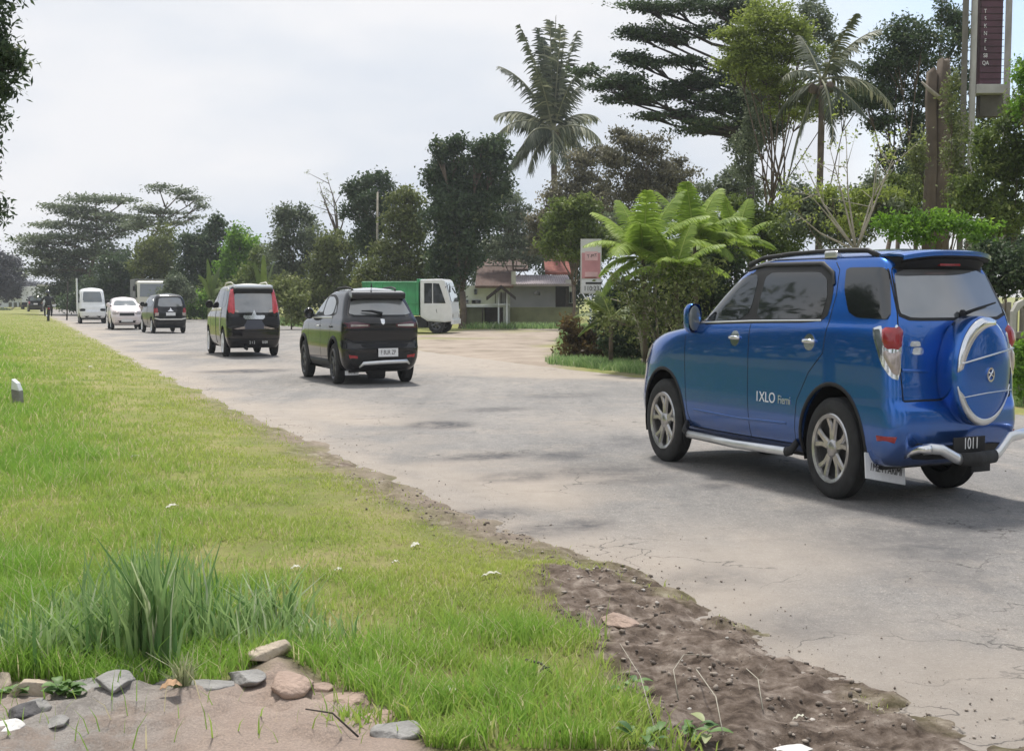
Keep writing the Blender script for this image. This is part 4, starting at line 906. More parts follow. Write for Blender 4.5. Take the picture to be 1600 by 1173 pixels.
# lorries: grey covered one behind the saloon, white box lorry far away
M['tarp'] = pm('grey canvas tarpaulin', (.16, .165, .16), .85, 0, 0, .25, 2.5, .5, 8)
M['green_steel'] = pm('green painted steel tub', (.05, .30, .12), .5, 0, .2, .3, 1.2)
def lorry(name, loc, yaw, scale, label, cab, box, L=4.2, H=2.5, W_=1.9, boxname='cargo_box', cabh=2.1, ribs=0, wheelr=.38):
    root = empty(name, loc, yaw, scale=scale); tag(root, label, 'lorry')
    # x forward, cab in front
    x1 = L/2; cx = x1-.75
    prof = [(x1-1.55, .75), (x1-1.55, cabh), (x1-.45, cabh+.02), (x1-.32, cabh-.06), (x1-.02, 1.35), (x1+.03, .95), (x1+.03, .55), (x1-.35, .5), (x1-1.2, .55)]
    cb = MB().prism(prof, 'y', -W_/2, W_/2).build('cab', cab, root, bevel=.05)
    ws = MB(); a, b2 = np.array((x1-.05, 1.40)), np.array((x1-.31, cabh-.14)); ws.add([(a[0]+.045, -W_/2+.12, a[1]), (a[0]+.045, W_/2-.12, a[1]), (b2[0]+.045, W_/2-.18, b2[1]), (b2[0]+.045, -W_/2+.18, b2[1]), (a[0]-.02, -W_/2+.12, a[1]), (a[0]-.02, W_/2-.12, a[1]), (b2[0]-.02, W_/2-.18, b2[1]), (b2[0]-.02, -W_/2+.18, b2[1])], [(0, 1, 2, 3), (4, 7, 6, 5), (0, 4, 5, 1), (1, 5, 6, 2), (2, 6, 7, 3), (3, 7, 4, 0)]); ws.build('windscreen', M['glass_light'], cb)
    for s in (1, -1):
        y = s*(W_/2+.004)
        dr = MB().prism([(x1-1.36, .80), (x1-1.36, 1.3), (x1-.55, 1.3), (x1-.40, .85), (x1-.6, .62), (x1-1.2, .62)], 'y', y-s*.01, y+s*.012).build('cab_door', cab, cb, bevel=.008)
        MB().prism([(x1-1.34, 1.34), (x1-1.34, cabh-.16), (x1-.95, cabh-.16), (x1-.95, 1.34)], 'y', y-s*.01, y+s*.010).build('cab_window', M['glass'], cb)
        MB().prism([(x1-.90, 1.34), (x1-.90, cabh-.16), (x1-.60, cabh-.18), (x1-.28, 1.34)], 'y', y-s*.01, y+s*.010).build('cab_window', M['glass'], cb)
        MB().tube([(x1-.70, y, .9), (x1-.74, y+s*.02, 1.02), (x1-.74, y, 1.1)], .012, 6).build('door_handle', M['dark_plastic'], dr)
        mm = MB().tube([(x1-.3, y, cabh-.35), (x1-.05, y+s*.18, cabh-.2), (x1-.03, y+s*.2, cabh-.5)], .014, 6).build('mirror_arm', M['dark_plastic'], cb)
        MB().box((x1-.03, y+s*.2, cabh-.42), (.05, .16, .3)).build('wing_mirror', M['dark_plastic'], cb, bevel=.02)
        MB().lathe([(.001, x1+.035), (.09, x1+.035), (.1, x1+.0)], (0, s*(W_/2-.22), .78), 'x', 16).build('headlight', M['clear_lens'], cb)
        for x in (x1-.75, -x1+.8): 
            wheel(root, x, s, s*(W_/2-.02), wheelr, .26, wheelr*.58, M['dark_rim'], 6, 'one')
    MB().box((x1+.03, 0, .52), (.12, W_*.98, .22)).build('bumper', cab if cab is M['white_paint'] else M['dark_plastic'], root, bevel=.02)
    MB().box((0, 0, .62), (L-.3, .8, .16)).build('chassis', M['dark_plastic'], root)
    MB().box((-.15, 0, .50), (L*.50, W_*.94, .46)).build('side_guard', M['dark_plastic'], root, bevel=.03)
    bx0, bx1 = -x1-.15, x1-1.62
    bxo = MB().box(((bx0+bx1)/2, 0, (.80+H)/2), (bx1-bx0, W_+.06, H-.80)).build(boxname, box, root, bevel=.03)
    if ribs:
        for s in (1, -1):
            m = MB()
            for i in range(ribs): m.box((bx0+(bx1-bx0)*(i+.5)/ribs, s*(W_/2+.05), (.80+H)/2), (.07, .05, H-.86))
            for zz in (.86, 1.35, H-.05): m.box(((bx0+bx1)/2, s*(W_/2+.06), zz), (bx1-bx0+.04, .045, .06))
            m.build('side_ribs', box, bxo, bevel=.006)
        MB().box((bx1-.02, 0, H+.03), (.12, W_+.1, .16)).build('headboard', box, root, bevel=.01)
    MB().box((bx0-.03, 0, .5), (.08, W_*.9, .12)).build('rear_bar', M['dark_plastic'], root)
    return root
lorry('lorry', (0, 0, 0), R(-9), (.78, .75, .86), 'green tub lorry with white cab parked on the sandy forecourt', M['white_paint'], M['green_steel'], 4.3, 2.3, 1.95, 'cargo_tub', 2.38, 7, .42).location = (-3.83, 45.0, 0)
lorry('covered_lorry', (0, 0, 0), 5.12, (.8, .95, 1), 'grey lorry with a tarpaulin cover behind the white saloon', M['cream'], M['tarp'], 5.2, 2.45, 1.95, 'tarpaulin', 2.3).location = (-22.0, 71, 0)
lorry('box_lorry', (0, 0, 0), 2.0, (.8, .95, 1), 'tall white box lorry at the far end of the road', M['white_paint'], M['white_paint'], 5.6, 2.5, 2.0, 'cargo_box', 2.2).location = (-52.8, 128, 0)
# rider and motorcycle
def skin_body(name, joints, edges, mat, parent=None, root_i=0, lv=2):
    me = bpy.data.meshes.new(name); me.from_pydata([j[0] for j in joints], edges, [])
    o = link(name, me, mat, None, False)
    md = o.modifiers.new('s', 'SKIN'); 
    if not me.skin_vertices: me.skin_vertices.new()
    for i, j in enumerate(joints):
        me.skin_vertices[0].data[i].radius = (j[1], j[2] if len(j) > 2 else j[1]); me.skin_vertices[0].data[i].use_root = (i == root_i)
    md.use_smooth_shade = True
    sb = o.modifiers.new('u', 'SUBSURF'); sb.levels = lv; sb.render_levels = lv
    dg = bpy.context.evaluated_depsgraph_get(); me2 = bpy.data.meshes.new_from_object(o.evaluated_get(dg)); o.modifiers.clear(); o.data = me2
    me2.materials.clear(); me2.materials.append(mat); me2.polygons.foreach_set('use_smooth', [True]*len(me2.polygons))
    if parent: o.parent = parent
    return o
def motorcycle_and_rider():
    c = G(73, 503); yaw = 2.0
    bike = empty('motorcycle', (c[0], c[1]+.3, 0), yaw, scale=(.8, .8, 1)); tag(bike, 'dark motorcycle ridden away along the verge side of the road', 'motorcycle')
    for x in (0, 1.25):
        ty = MB().lathe([(.24, -.03), (.27, -.045), (.295, -.02), (.30, 0), (.295, .02), (.27, .045), (.24, .03), (.24, -.03)], (x, 0, .30), 'y', 28).build('wheel', M['rubber'], bike, True)
        m = MB().lathe([(.24, -.02), (.225, 0), (.24, .02)], (x, 0, .30), 'y', 28)
        for i in range(6): a = math.pi*i/3; m.tube([(x, 0, .3), (x+.23*math.cos(a), 0, .3+.23*math.sin(a))], .012, 5)
        m.build('rim', M['silver'], ty)
    MB().prism([(-.35, .72), (-.30, .86), (.1, .80), (.55, .76), (.62, .60), (.95, .62), (1.05, .98), (1.12, .98), (1.12, .55), (.8, .34), (.3, .34), (.1, .55), (-.25, .62)], 'y', -.11, .11).build('body', M['black_paint'], bike, bevel=.03)
    MB().prism([(-.36, .84), (-.30, .90), (.5, .84), (.5, .78), (-.1, .79)], 'y', -.13, .13).build('saddle', M['dark_plastic'], bike, bevel=.03)
    m = MB().tube([(1.25, .06, .3), (1.12, .05, .7), (1.02, 0, 1.0)], .022, 6); m.tube([(1.25, -.06, .3), (1.12, -.05, .7), (1.02, 0, 1.0)], .022, 6); m.build('fork', M['silver'], bike)
    MB().tube([(.92, .36, 1.02), (1.0, .2, 1.04), (1.02, 0, 1.0), (1.0, -.2, 1.04), (.92, -.36, 1.02)], .016, 6).build('handlebar', M['dark_plastic'], bike)
    MB().tube([(.2, .14, .3), (-.35, .15, .36)], .045, 8).build('exhaust_pipe', M['chrome'], bike)
    MB().box((-.38, 0, .74), (.04, .14, .08)).build('tail_lamp', M['red_lens'], bike, bevel=.01)
    MB().box((-.32, 0, .56), (.02, .2, .14), M=Matrix.Rotation(R(15), 3, 'Y')).build('number_plate', M['black_mark'], bike)
    jk = pm('dark rain jacket', (.02, .022, .024), .7, 0, 0, .3, 6); hm = pm('dark helmet', (.02, .025, .03), .2, 0, 1, .1, 4)
    sk = pm('skin', (.28, .16, .11), .6)
    pr = empty('person', (c[0], c[1]+.3, 0), yaw, scale=(.8, .95, 1)); tag(pr, 'person in dark jacket and helmet riding the motorcycle away', 'person')
    J = [((.10, 0, .93), .16, .19), ((.14, 0, 1.12), .15, .20), ((.22, 0, 1.32), .13, .22), ((.26, 0, 1.44), .07, .08), ((.28, 0, 1.52), .06, .06),
         ((.24, .21, 1.36), .07), ((.40, .34, 1.16), .055), ((.62, .36, 1.08), .045), ((.74, .35, 1.06), .035), ((.24, -.21, 1.36), .07), ((.40, -.34, 1.16), .055), ((.62, -.36, 1.08), .045), ((.74, -.35, 1.06), .035),
         ((.18, .12, .88), .10), ((.55, .20, .84), .085), ((.45, .19, .50), .055), ((.42, .18, .36), .045), ((.56, .18, .33), .04), ((.18, -.12, .88), .10), ((.55, -.20, .84), .085), ((.45, -.19, .50), .055), ((.42, -.18, .36), .045), ((.56, -.18, .33), .04)]
    E = [(0, 1), (1, 2), (2, 3), (3, 4), (2, 5), (5, 6), (6, 7), (7, 8), (2, 9), (9, 10), (10, 11), (11, 12), (0, 13), (13, 14), (14, 15), (15, 16), (16, 17), (0, 18), (18, 19), (19, 20), (20, 21), (21, 22)]
    skin_body('body', J, E, jk, pr)
    MB().lathe([(.001, -.15), (.09, -.14), (.13, -.06), (.14, .02), (.12, .09), (.07, .13), (.001, .145)], (.30, 0, 1.62), 'z', 20).build('helmet', hm, pr, True)
    MB().prism([(.36, 1.55), (.42, 1.57), (.43, 1.64), (.40, 1.69)], 'y', -.09, .09).build('visor', M['glass'], pr, bevel=.02)
    for s in (1, -1):
        for k2 in range(4): MB().tube([(.74+.012*k2, s*(.31+.022*k2), 1.06), (.80, s*(.31+.022*k2), 1.05), (.79, s*(.31+.022*k2), 1.015), (.755, s*(.31+.022*k2), 1.01)], [.011, .010, .009, .008], 6).build('finger', sk, pr, True)
motorcycle_and_rider()
# ------------------------------------------------------------ vegetation
M['bark'] = pm('grey brown bark', (.13, .10, .075), .9, 0, 0, .35, 5, .6, 18)
M['bark_pale'] = pm('pale bark', (.34, .31, .25), .85, 0, 0, .25, 6, .5, 20)
M['bark_dark'] = pm('dark bark', (.05, .042, .035), .9, 0, 0, .3, 5, .6, 18)
LM = {'dark': leafmat('dark evergreen leaves', (0.034, 0.057, 0.027), (0.088, 0.135, 0.057), (0.203, 0.230, 0.108)),
      'mid': leafmat('mid green leaves', (.065, .105, .022), (.19, .25, .055), (.36, .40, .14), trans=.4),
      'olive': leafmat('olive leaves', (0.081, 0.101, 0.032), (0.216, 0.257, 0.081), (0.405, 0.419, 0.189)),
      'grey': leafmat('greyish small leaves', (0.074, 0.101, 0.061), (0.203, 0.243, 0.142), (0.459, 0.486, 0.338)),
      'brown': leafmat('brownish green leaves', (0.074, 0.074, 0.045), (0.216, 0.203, 0.128), (0.432, 0.392, 0.270)),
      'bright': leafmat('bright green leaves', (0.081, 0.176, 0.016), (0.216, 0.392, 0.041), (0.405, 0.567, 0.081), trans=.45),
      'lime': leafmat('yellow green feathery leaves', (.13, .17, .03), (.31, .38, .08), (.46, .50, .15), trans=.45),
      'fern': leafmat('bright fern leaflets', (.15, .25, .03), (.34, .46, .08), (.50, .60, .16), trans=.45),
      'palm': leafmat('dull palm leaflets', (.035, .048, .026), (.10, .12, .065), (.34, .34, .22), trans=.25),
      'plum': leafmat('purplish dark leaves', (0.041, 0.041, 0.047), (0.101, 0.101, 0.115), (0.189, 0.189, 0.189)),
      'rust': leafmat('reddish brown hedge leaves', (0.061, 0.041, 0.016), (0.176, 0.121, 0.041), (0.162, 0.230, 0.054))}
def leafpts(C, sz, tint, r, flat=0.0, asp=.45, up=None):
    """rhombic leaves, each folded a little along its rib"""
    n = len(C); d = r.normal(size=(n, 3)); d[:, 2] *= (1-flat); d[:, 2] -= .25*(1-flat); d /= np.linalg.norm(d, axis=1)[:, None]
    q = r.normal(size=(n, 3)); q = q*(1-flat)+flat*np.array([0, 0, 1.])+1e-6; s = np.cross(d, q); s /= np.linalg.norm(s, axis=1)[:, None]
    nn = np.cross(s, d); L = (sz*r.uniform(.45, 1.6, n))[:, None]
    V = np.stack([C, C+d*L*.5+s*L*asp*.5+nn*L*.06, C+d*L, C+d*L*.5-s*L*asp*.5+nn*L*.06], 1)
    return V.reshape(-1, 3), np.repeat(tint, 4)
def cluster(c, rad, n, r, sub=None, holes=.0):
    """points clumped into tufts inside an ellipsoid"""
    k = sub or max(5, int(n/70)); u = r.normal(size=(k, 3)); u /= np.linalg.norm(u, axis=1)[:, None]; u *= (r.random(k)**.42)[:, None]
    T = np.array(c)+u*np.array(rad); w = r.uniform(.55, 1.5, k); i = r.choice(k, n, p=w/w.sum())
    sp = np.array(rad)*(1.5/k**.36)
    e = r.normal(size=(n, 3)); e[:, 2] *= .8
    t = np.clip(.42+.16*r.normal(size=k)[i]+.22*(e[:, 2]*.5)+.14*r.normal(size=n), 0, 1)
    return T[i]+e*sp*.5, t, T
DM = 5.0
def tree(name, label, cat, mat, D, blobs, base=None, leaf=6, dens=2.4, flat=0, asp=.5, bark='bark', trunk=8, seed=0, group=None, limbs=True, yj=.5, top=None, trunks=None, zb=0, spine=None):
    """blobs in photo pixels (x, y, rx, ry[, depth shift]) at depth D; leaf size in pixels"""
    r = np.random.default_rng(seed+int(D*7)+len(blobs)*13); px = PXM(D); Cs = []; Ts = []; K = []
    base = base if base is not None else (np.mean([b[0] for b in blobs]))
    B = A(base, HOR, D); B[2] = 0
    root = empty(name, tuple(B), parent=None); tag(root, label, cat, group)
    for b in blobs:
        d = D+(b[4] if len(b) > 4 else r.uniform(-yj, yj)*b[2]/px); c = A(b[0], b[1], d)
        n = max(30, int(DM*dens*math.pi*b[2]*b[3]/(leaf*leaf*asp*.5)*.5))
        p, t, T = cluster(c, (b[2]/px, max(b[2], b[3])*.8/px if not flat else b[2]*.8/px, b[3]/px), n, r)
        Cs.append(p); Ts.append(t); K.append((c, T))
    C = np.concatenate(Cs); C[:, 2] = np.maximum(C[:, 2], .05); Tt = np.concatenate(Ts)
    V, t4 = leafpts(C-B, leaf/px*np.ones(len(C)), Tt, r, flat, asp)
    quads('crown', V, np.arange(len(V)).reshape(-1, 4), LM[mat], root, col=t4)
    if trunk:
        m = MB(); tw = trunk/px*.8; leaf = leaf*1.2
        starts = trunks or [base]
        for q, bx in enumerate(starts):
            b0 = A(bx, HOR, D)-B; b0[2] = -.1
            mine = [k for i, k in enumerate(K) if i % len(starts) == q] if len(starts) > 1 else K
            tc = np.mean([k[0] for k in mine], axis=0)-B; ztop = min(k[0][2] for k in mine)
            fork = np.array([b0[0]*.6+tc[0]*.4, b0[1]*.6+tc[1]*.4, max(ztop*.62, .6)])
            if top: fork = A(top[0], top[1], D)-B
            mid = (b0+fork)/2+np.array([tw*.5*r.normal(), 0, 0])
            m.tube([b0, b0*.8+mid*.2+[0, 0, .02], mid, fork], [tw*.75, tw*.55, tw*.48, tw*.42], 8)
            if spine:
                tp = A(spine[0], spine[1], D)-B; sp_ = [fork, fork*.5+tp*.5+[tw*.6, 0, 0], tp]; m.tube(sp_, [tw*.42, tw*.28, tw*.08], 8)
            if limbs:
                for c, T in mine:
                    e = c-B; h = (fork+e)/2+np.array([0, 0, abs(e[0]-fork[0])*.12])+r.normal(size=3)*.04*np.linalg.norm(e-fork)
                    f0 = fork
                    if spine:
                        q_ = min(1, max(0, (e[2]-.35*abs(e[0]-fork[0])-fork[2])/max(tp[2]-fork[2], .1)))*.9; f0 = fork+(tp-fork)*q_; h = f0*.45+e*.55+np.array([0, 0, -.10*abs(e[0]-f0[0])])+r.normal(size=3)*.05*np.linalg.norm(e-f0)
                    m.tube([f0, f0*.45+h*.55, h*.5+e*.5, e], [tw*.26, tw*.17, tw*.11, tw*.04], 6)
                    for T_ in T[r.permutation(len(T))[:5]]:
                        f = T_-B; m.tube([h*.5+e*.5, (h*.5+e*.5+f)/2+[0, 0, .02], f], [tw*.12, tw*.07, tw*.02], 4)
        m.build('trunk', M[bark], root, True)
    return root
def frond_v(base, d0, L, droop, n, ll, r, up=np.array([0, 0, 1.]), wd=.03, vang=.9, hang=.6, ends=.35, ragged=.12):
    """a pinnate leaf: rachis points plus leaflets, each leaflet two quads hanging from the rachis"""
    d0 = np.array(d0, float); d0 /= np.linalg.norm(d0); k = 14; P = [np.array(base, float)]; d = d0.copy()
    for i in range(k): P.append(P[-1]+d*L/k); d = d+np.array([0, 0, -droop/k*(1+i/k)]); d /= np.linalg.norm(d)
    P = np.array(P); V = []; F = []
    s_ = np.cross(d0, up); s_ = s_/max(np.linalg.norm(s_), 1e-6)
    for i in range(n):
        f = .12+.88*(i+.5)/n; q = f*k; j = min(int(q), k-1); p = P[j]+(P[j+1]-P[j])*(q-j); t = P[j+1]-P[j]; t /= np.linalg.norm(t)
        lw = ll*(math.sin(math.pi*min(1, f*(1-ends)+ends*.9))**.6+.12)*r.uniform(1-ragged, 1+ragged)
        for s in (1, -1):
            if r.random() < ragged*.4: continue
            dd = s_*s*vang+t*.55+np.array([0, 0, -hang*r.uniform(.6, 1.3)]); dd /= np.linalg.norm(dd)
            w_ = t*wd*.5; e = p+dd*lw; m_ = p+dd*lw*.5+np.array([0, 0, .06*lw]); o = len(V)
            V += [p-w_, p+w_, m_+w_, m_-w_, e+w_*.15+[0, 0, -.08*lw], e-w_*.15+[0, 0, -.08*lw]]
            F += [(o, o+1, o+2, o+3), (o+3, o+2, o+4, o+5)]
    return P, np.array(V), np.array(F)
def rosette(root, fr, mat, barkm, name='frond', rad=.02, one=None):
    """fr: list of frond_v argument dicts; every frond is a part of its own"""
    for i, a in enumerate(fr):
        r = np.random.default_rng(i*31+len(fr)); t0 = a.pop('tint', .5)
        P, V, F = frond_v(r=r, **a)
        m = MB().tube(P, list(np.linspace(rad, rad*.2, len(P))), 5, cap=False)
        nv = len(V); V2 = np.concatenate([V, np.array(m.v)]); F2 = np.concatenate([F, np.array(m.f)+nv])
        col = np.concatenate([np.repeat(np.clip(t0+.18*r.normal(size=nv//6), 0, 1), 6), np.full(len(m.v), .95)])
        quads(name, V2, F2, mat, root, col=col)
# --- trees beyond the far end of the road
tree('tree', 'purplish round tree at the far bend beyond the verge', 'tree', 'plum', 125, [(8, 425, 30, 30), (-30, 420, 40, 40), (15, 452, 24, 16), (-20, 455, 40, 20)], leaf=4, dens=3, seed=1)
tree('tree', 'pale hazy tree over the small white roofs far away', 'tree', 'plum', 210, [(45, 452, 22, 14), (75, 455, 22, 12), (20, 462, 20, 10)], leaf=3, dens=3, seed=2)
tree('rain_tree', 'wide spreading dark tree with layered crown over the white minivan', 'tree', 'grey', 92,
     [(55, 375, 34, 9), (48, 392, 22, 8), (80, 350, 34, 9), (105, 325, 34, 9), (150, 312, 48, 9), (192, 312, 26, 6), (135, 335, 42, 12), (175, 340, 44, 9), (95, 372, 48, 12), (150, 362, 55, 14), (200, 352, 32, 8), (75, 402, 42, 12), (110, 398, 50, 16), (165, 392, 44, 14), (60, 420, 26, 8), (95, 425, 44, 18), (130, 440, 46, 26), (90, 455, 34, 16), (150, 462, 40, 20)], base=140, leaf=4.2, dens=2.0, flat=.55, trunk=10, seed=3, top=(142, 425), spine=(150, 330))
tree('rain_tree', 'flat topped open tree rising over the grey covered lorry', 'tree', 'grey', 84,
     [(248, 293, 26, 5), (285, 299, 26, 7), (305, 312, 20, 7), (312, 322, 14, 6), (232, 328, 22, 8), (262, 330, 34, 6), (232, 343, 36, 7), (270, 347, 30, 4), (215, 352, 34, 6), (300, 340, 22, 3)], base=228, leaf=4, dens=1.9, flat=.6, trunk=8, seed=4, top=(226, 400), spine=(262, 315))
for i, (lb, mt, D, bl, lf, dn) in enumerate([
    ('rounded green thicket tree above the grey covered lorry', 'olive', 79, [(252, 385, 28, 32), (240, 420, 34, 30), (262, 440, 34, 30), (225, 400, 18, 20)], 4.5, 2.6),
    ('dark trees behind the white minivan windscreen', 'dark', 86, [(185, 420, 34, 28), (165, 455, 40, 28), (200, 450, 30, 28), (130, 472, 36, 12)], 4.5, 2.6),
    ('dark spiky tree between thicket and bright green tree', 'dark', 76, [(305, 385, 24, 30), (333, 360, 18, 18), (343, 350, 12, 12), (325, 395, 30, 34), (300, 425, 32, 30), (340, 430, 28, 30)], 4.5, 2.4),
    ('bright yellow green tree standing out among dark trees', 'bright', 72, [(374, 372, 20, 20), (368, 395, 25, 25), (385, 420, 26, 22), (398, 385, 10, 14), (360, 428, 22, 26)], 4.5, 2.8),
    ('low green tree behind the people carrier', 'mid', 68, [(410, 408, 18, 24), (400, 440, 28, 26), (430, 440, 26, 26), (350, 455, 34, 22)], 4.5, 2.6),
    ('dark low thicket along the road behind the hatchback', 'dark', 88, [(150, 470, 60, 16), (230, 462, 60, 22), (300, 460, 50, 24), (370, 462, 50, 24), (430, 465, 40, 22)], 4.5, 2.6),
    ('dark low thicket behind the crossover and the lorry', 'dark', 64, [(470, 462, 40, 26), (530, 460, 46, 28), (590, 462, 46, 28), (650, 462, 46, 30), (700, 465, 30, 24)], 5, 2.6),
    ('dark shade trees closing the view behind the house', 'dark', 70, [(800, 400, 40, 26), (760, 420, 40, 26), (860, 400, 40, 26), (910, 410, 40, 36), (905, 450, 30, 24)], 5, 2.4),
    ('tree with airy grey green top behind the people carrier', 'grey', 62, [(440, 345, 18, 20), (458, 335, 20, 18), (480, 352, 18, 20), (450, 375, 28, 24), (485, 385, 22, 28), (435, 405, 26, 26), (470, 420, 30, 28)], 4.6, 1.9),
    ('dim olive thicket above the crossover', 'olive', 60, [(515, 385, 24, 28), (508, 420, 30, 28), (540, 400, 26, 34), (530, 445, 40, 24), (475, 450, 40, 26)], 5, 2.4),
    ('dark crowned tree with pale pole before it', 'dark', 57, [(555, 300, 18, 18), (572, 288, 20, 17), (596, 284, 18, 15), (604, 305, 16, 18), (580, 315, 32, 20), (552, 330, 18, 18), (592, 345, 26, 24), (570, 370, 30, 28)], 4.8, 2.2),
    ('tall olive thicket between two dark trees', 'olive', 54, [(630, 305, 18, 16), (622, 335, 26, 26), (650, 320, 16, 24), (640, 365, 34, 32), (615, 400, 34, 32), (650, 410, 34, 36), (590, 430, 36, 30), (640, 440, 40, 24)], 5, 2.3),
    ('grey green tree beside the dark tree, over the house roof', 'grey', 60, [(790, 305, 18, 14), (806, 322, 24, 16), (790, 345, 26, 22), (815, 365, 30, 24), (780, 385, 34, 24), (840, 395, 36, 20)], 4.6, 2.2),
    ('brownish shrubby tree behind the coconut palm', 'brown', 50, [(905, 250, 26, 16), (935, 240, 26, 14), (900, 280, 30, 22), (870, 320, 34, 30), (925, 305, 34, 30), (850, 355, 30, 24), (900, 350, 36, 26), (900, 385, 40, 22), (860, 385, 30, 20)], 4.8, 2.1),
    ('dusky brown shrubby tree under the layered branches', 'brown', 44, [(975, 215, 26, 13), (1010, 225, 34, 16), (965, 250, 34, 22), (1020, 260, 40, 26), (1060, 275, 32, 28), (985, 290, 46, 26), (1045, 305, 40, 24), (960, 325, 44, 24)], 4.8, 2.0)]):
    tree('tree', lb, 'tree', mt, D, bl, leaf=lf, dens=dn, trunk=6, seed=20+i)
tree('tree', 'tall blackish green tree behind the lorry cab', 'tree', 'dark', 51, [(690, 232, 16, 16), (712, 225, 16, 14), (704, 252, 28, 22), (765, 228, 24, 18), (775, 250, 22, 24), (745, 248, 28, 20), (678, 280, 22, 22), (715, 290, 38, 30), (765, 285, 34, 30), (700, 330, 42, 36), (750, 330, 38, 34), (715, 380, 42, 38), (715, 420, 28, 34), (690, 410, 26, 34)], base=722, leaf=5.5, dens=3.0, trunk=14, seed=40)
# roadside scrub
for i, (lb, mt, D, bl, lf) in enumerate([
    ('light green roadside scrub between hatchback and people carrier', 'bright', 72, [(318, 470, 30, 20), (300, 485, 26, 10), (335, 488, 24, 9)], 4.5),
    ('grey green spiky shrub just above the hatchback roof', 'grey', 66, [(272, 445, 18, 18), (286, 458, 18, 18), (262, 465, 16, 12)], 4),
    ('green scrub between people carrier and crossover', 'olive', 50, [(455, 470, 24, 22), (470, 495, 26, 12), (440, 450, 20, 20)], 5),
    ('low clipped bushes at the foot of the far verge', 'grey', 115, [(8, 487, 12, 6), (108, 478, 14, 8), (116, 470, 10, 8)], 3),
    ('reddish brown hedge at the foot of the banner post', 'rust', 25.5, [(893, 520, 18, 24), (900, 545, 24, 22), (925, 530, 28, 22), (945, 548, 30, 20), (975, 560, 26, 14)], 6)]):
    tree('bush', lb, 'bush', mt, D, bl, leaf=lf, dens=2.8, trunk=3, seed=60+i)
# bare twiggy tree
def twigs(name, label, px0, py0, D, ends, w, mat, cat='tree', leaves=None, lf=5):
    B = A(px0, py0, D); B0 = B.copy(); B0[2] = min(B[2], 0) if B[2] < .3 else 0
    root = empty(name, tuple(B0)); tag(root, label, cat); r = np.random.default_rng(int(px0)); m = MB(); px = PXM(D); tips = []
    b = A(px0, py0, D)-B0
    if b[2] > .05: m.tube([(0, 0, -.05), b], [w*1.3/px, w/px], 6)
    for ex, ey, dd in ends:
        e = A(ex, ey, D+dd)-B0; md = (b+e)/2+r.normal(size=3)*.05*np.linalg.norm(e-b); m.tube([b, (b+md)/2, md, (md+e)/2, e], [w*.8/px, w*.7/px, w*.5/px, w*.35/px, w*.15/px], 5)
        for k in range(4):
            f = .45+.5*r.random(); p = md+(e-md)*(f*2-1) if f > .5 else b+(md-b)*f*2
            q = p+(e-b)*.18+r.normal(size=3)*.13*np.linalg.norm(e-b); m.tube([p, (p+q)/2, q], [w*.3/px, w*.2/px, w*.08/px], 4); tips.append(q)
        tips.append(e)
    m.build('trunk', M[mat], root, True)
    if leaves:
        T = np.array(tips); C = np.repeat(T, 16, 0)+r.normal(size=(len(T)*16, 3))*lf*1.0/px
        V, t4 = leafpts(C, lf/px*np.ones(len(C)), np.clip(.6+.2*r.normal(size=len(C)), 0, 1), r, .2, .5); quads('crown', V, np.arange(len(V)).reshape(-1, 4), LM[leaves], root, col=t4)
    return root
twigs('bare_tree', 'thin leafless tree poking above the thicket', 528, 370, 64, [(498, 285, 0), (512, 280, .5), (520, 300, -.5), (540, 320, 0), (505, 315, .3)], 2.2, 'bark', leaves='olive', lf=2.5)
twigs('shrub', 'pale stemmed shrub fanning out above the car roof', 1338, 392, 17.5, [(1252, 245, .2), (1262, 300, -.3), (1295, 225, 0), (1322, 205, .3), (1372, 225, -.2), (1398, 250, .2), (1412, 205, .1), (1240, 330, -.2)], 2.4, 'bark_pale', 'shrub', leaves='lime', lf=5)
def pole(name, label, cat, x, y0, y1, D, w, mat):
    b, tpt = A(x, y0, D), A(x+2, y1, D); root = empty(name, (b[0], b[1], 0)); tag(root, label, cat)
    MB().tube([(0, 0, 0), tpt-np.array([b[0], b[1], 0])], [w/2/PXM(D), w*.35/PXM(D)], 8).build('trunk' if cat == 'tree' else 'shaft', M[mat], root, True)
pole('pole', 'slim pale pole standing before the dark crowned tree', 'pole', 588, 470, 300, 55, 4, 'bark_pale')
pole('street_pole', 'thin dark post beside the white minivan far off', 'pole', 104, 480, 440, 70, 2.5, 'bark_dark')
# coconut palms
def coconut(label, cx, cy, bx, D, fr, trunkw, seed=0, mat='grey'):
    B = A(bx, HOR, D); B[2] = 0; root = empty('coconut_palm', tuple(B)); tag(root, label, 'palm tree'); c = A(cx, cy, D)-B; px = PXM(D)
    m = MB(); k = 14; P = [np.array([c[0]*(i/k)**1.5, 0, -.1+(c[2]+.1)*i/k]) for i in range(k+1)]
    m.tube(P, [trunkw/px*(.62 if i % 2 else .56)*(1.25-.45*i/k) for i in range(k+1)], 10); m.build('trunk', M['bark'], root, True)
    r = np.random.default_rng(seed); fs = []
    for (tx, ty, dep, droop, ll) in fr:
        e = A(tx, ty, D+dep)-B; v = e-c; L = np.linalg.norm(v)*1.12; d0 = v/np.linalg.norm(v)+np.array([0, 0, droop*.42])
        fs.append(dict(base=c, d0=d0, L=L, droop=droop, n=60, ll=ll/px*.9, wd=2.9/px, hang=.35+.6*droop, vang=.8, tint=r.uniform(.25, .85), ragged=.4))
    rosette(root, fs, LM[mat], None, 'frond', 2.2/px)
    m = MB()
    for i in range(7): a = i*.9; m.lathe([(.001, -.12), (.08, -.08), (.1, 0), (.07, .09), (.001, .12)], c+np.array([.22*math.cos(a), .22*math.sin(a), -.18-.05*(i % 3)]), 'z', 10)
    m.build('fruit_bunch', M['bark'], root, True)
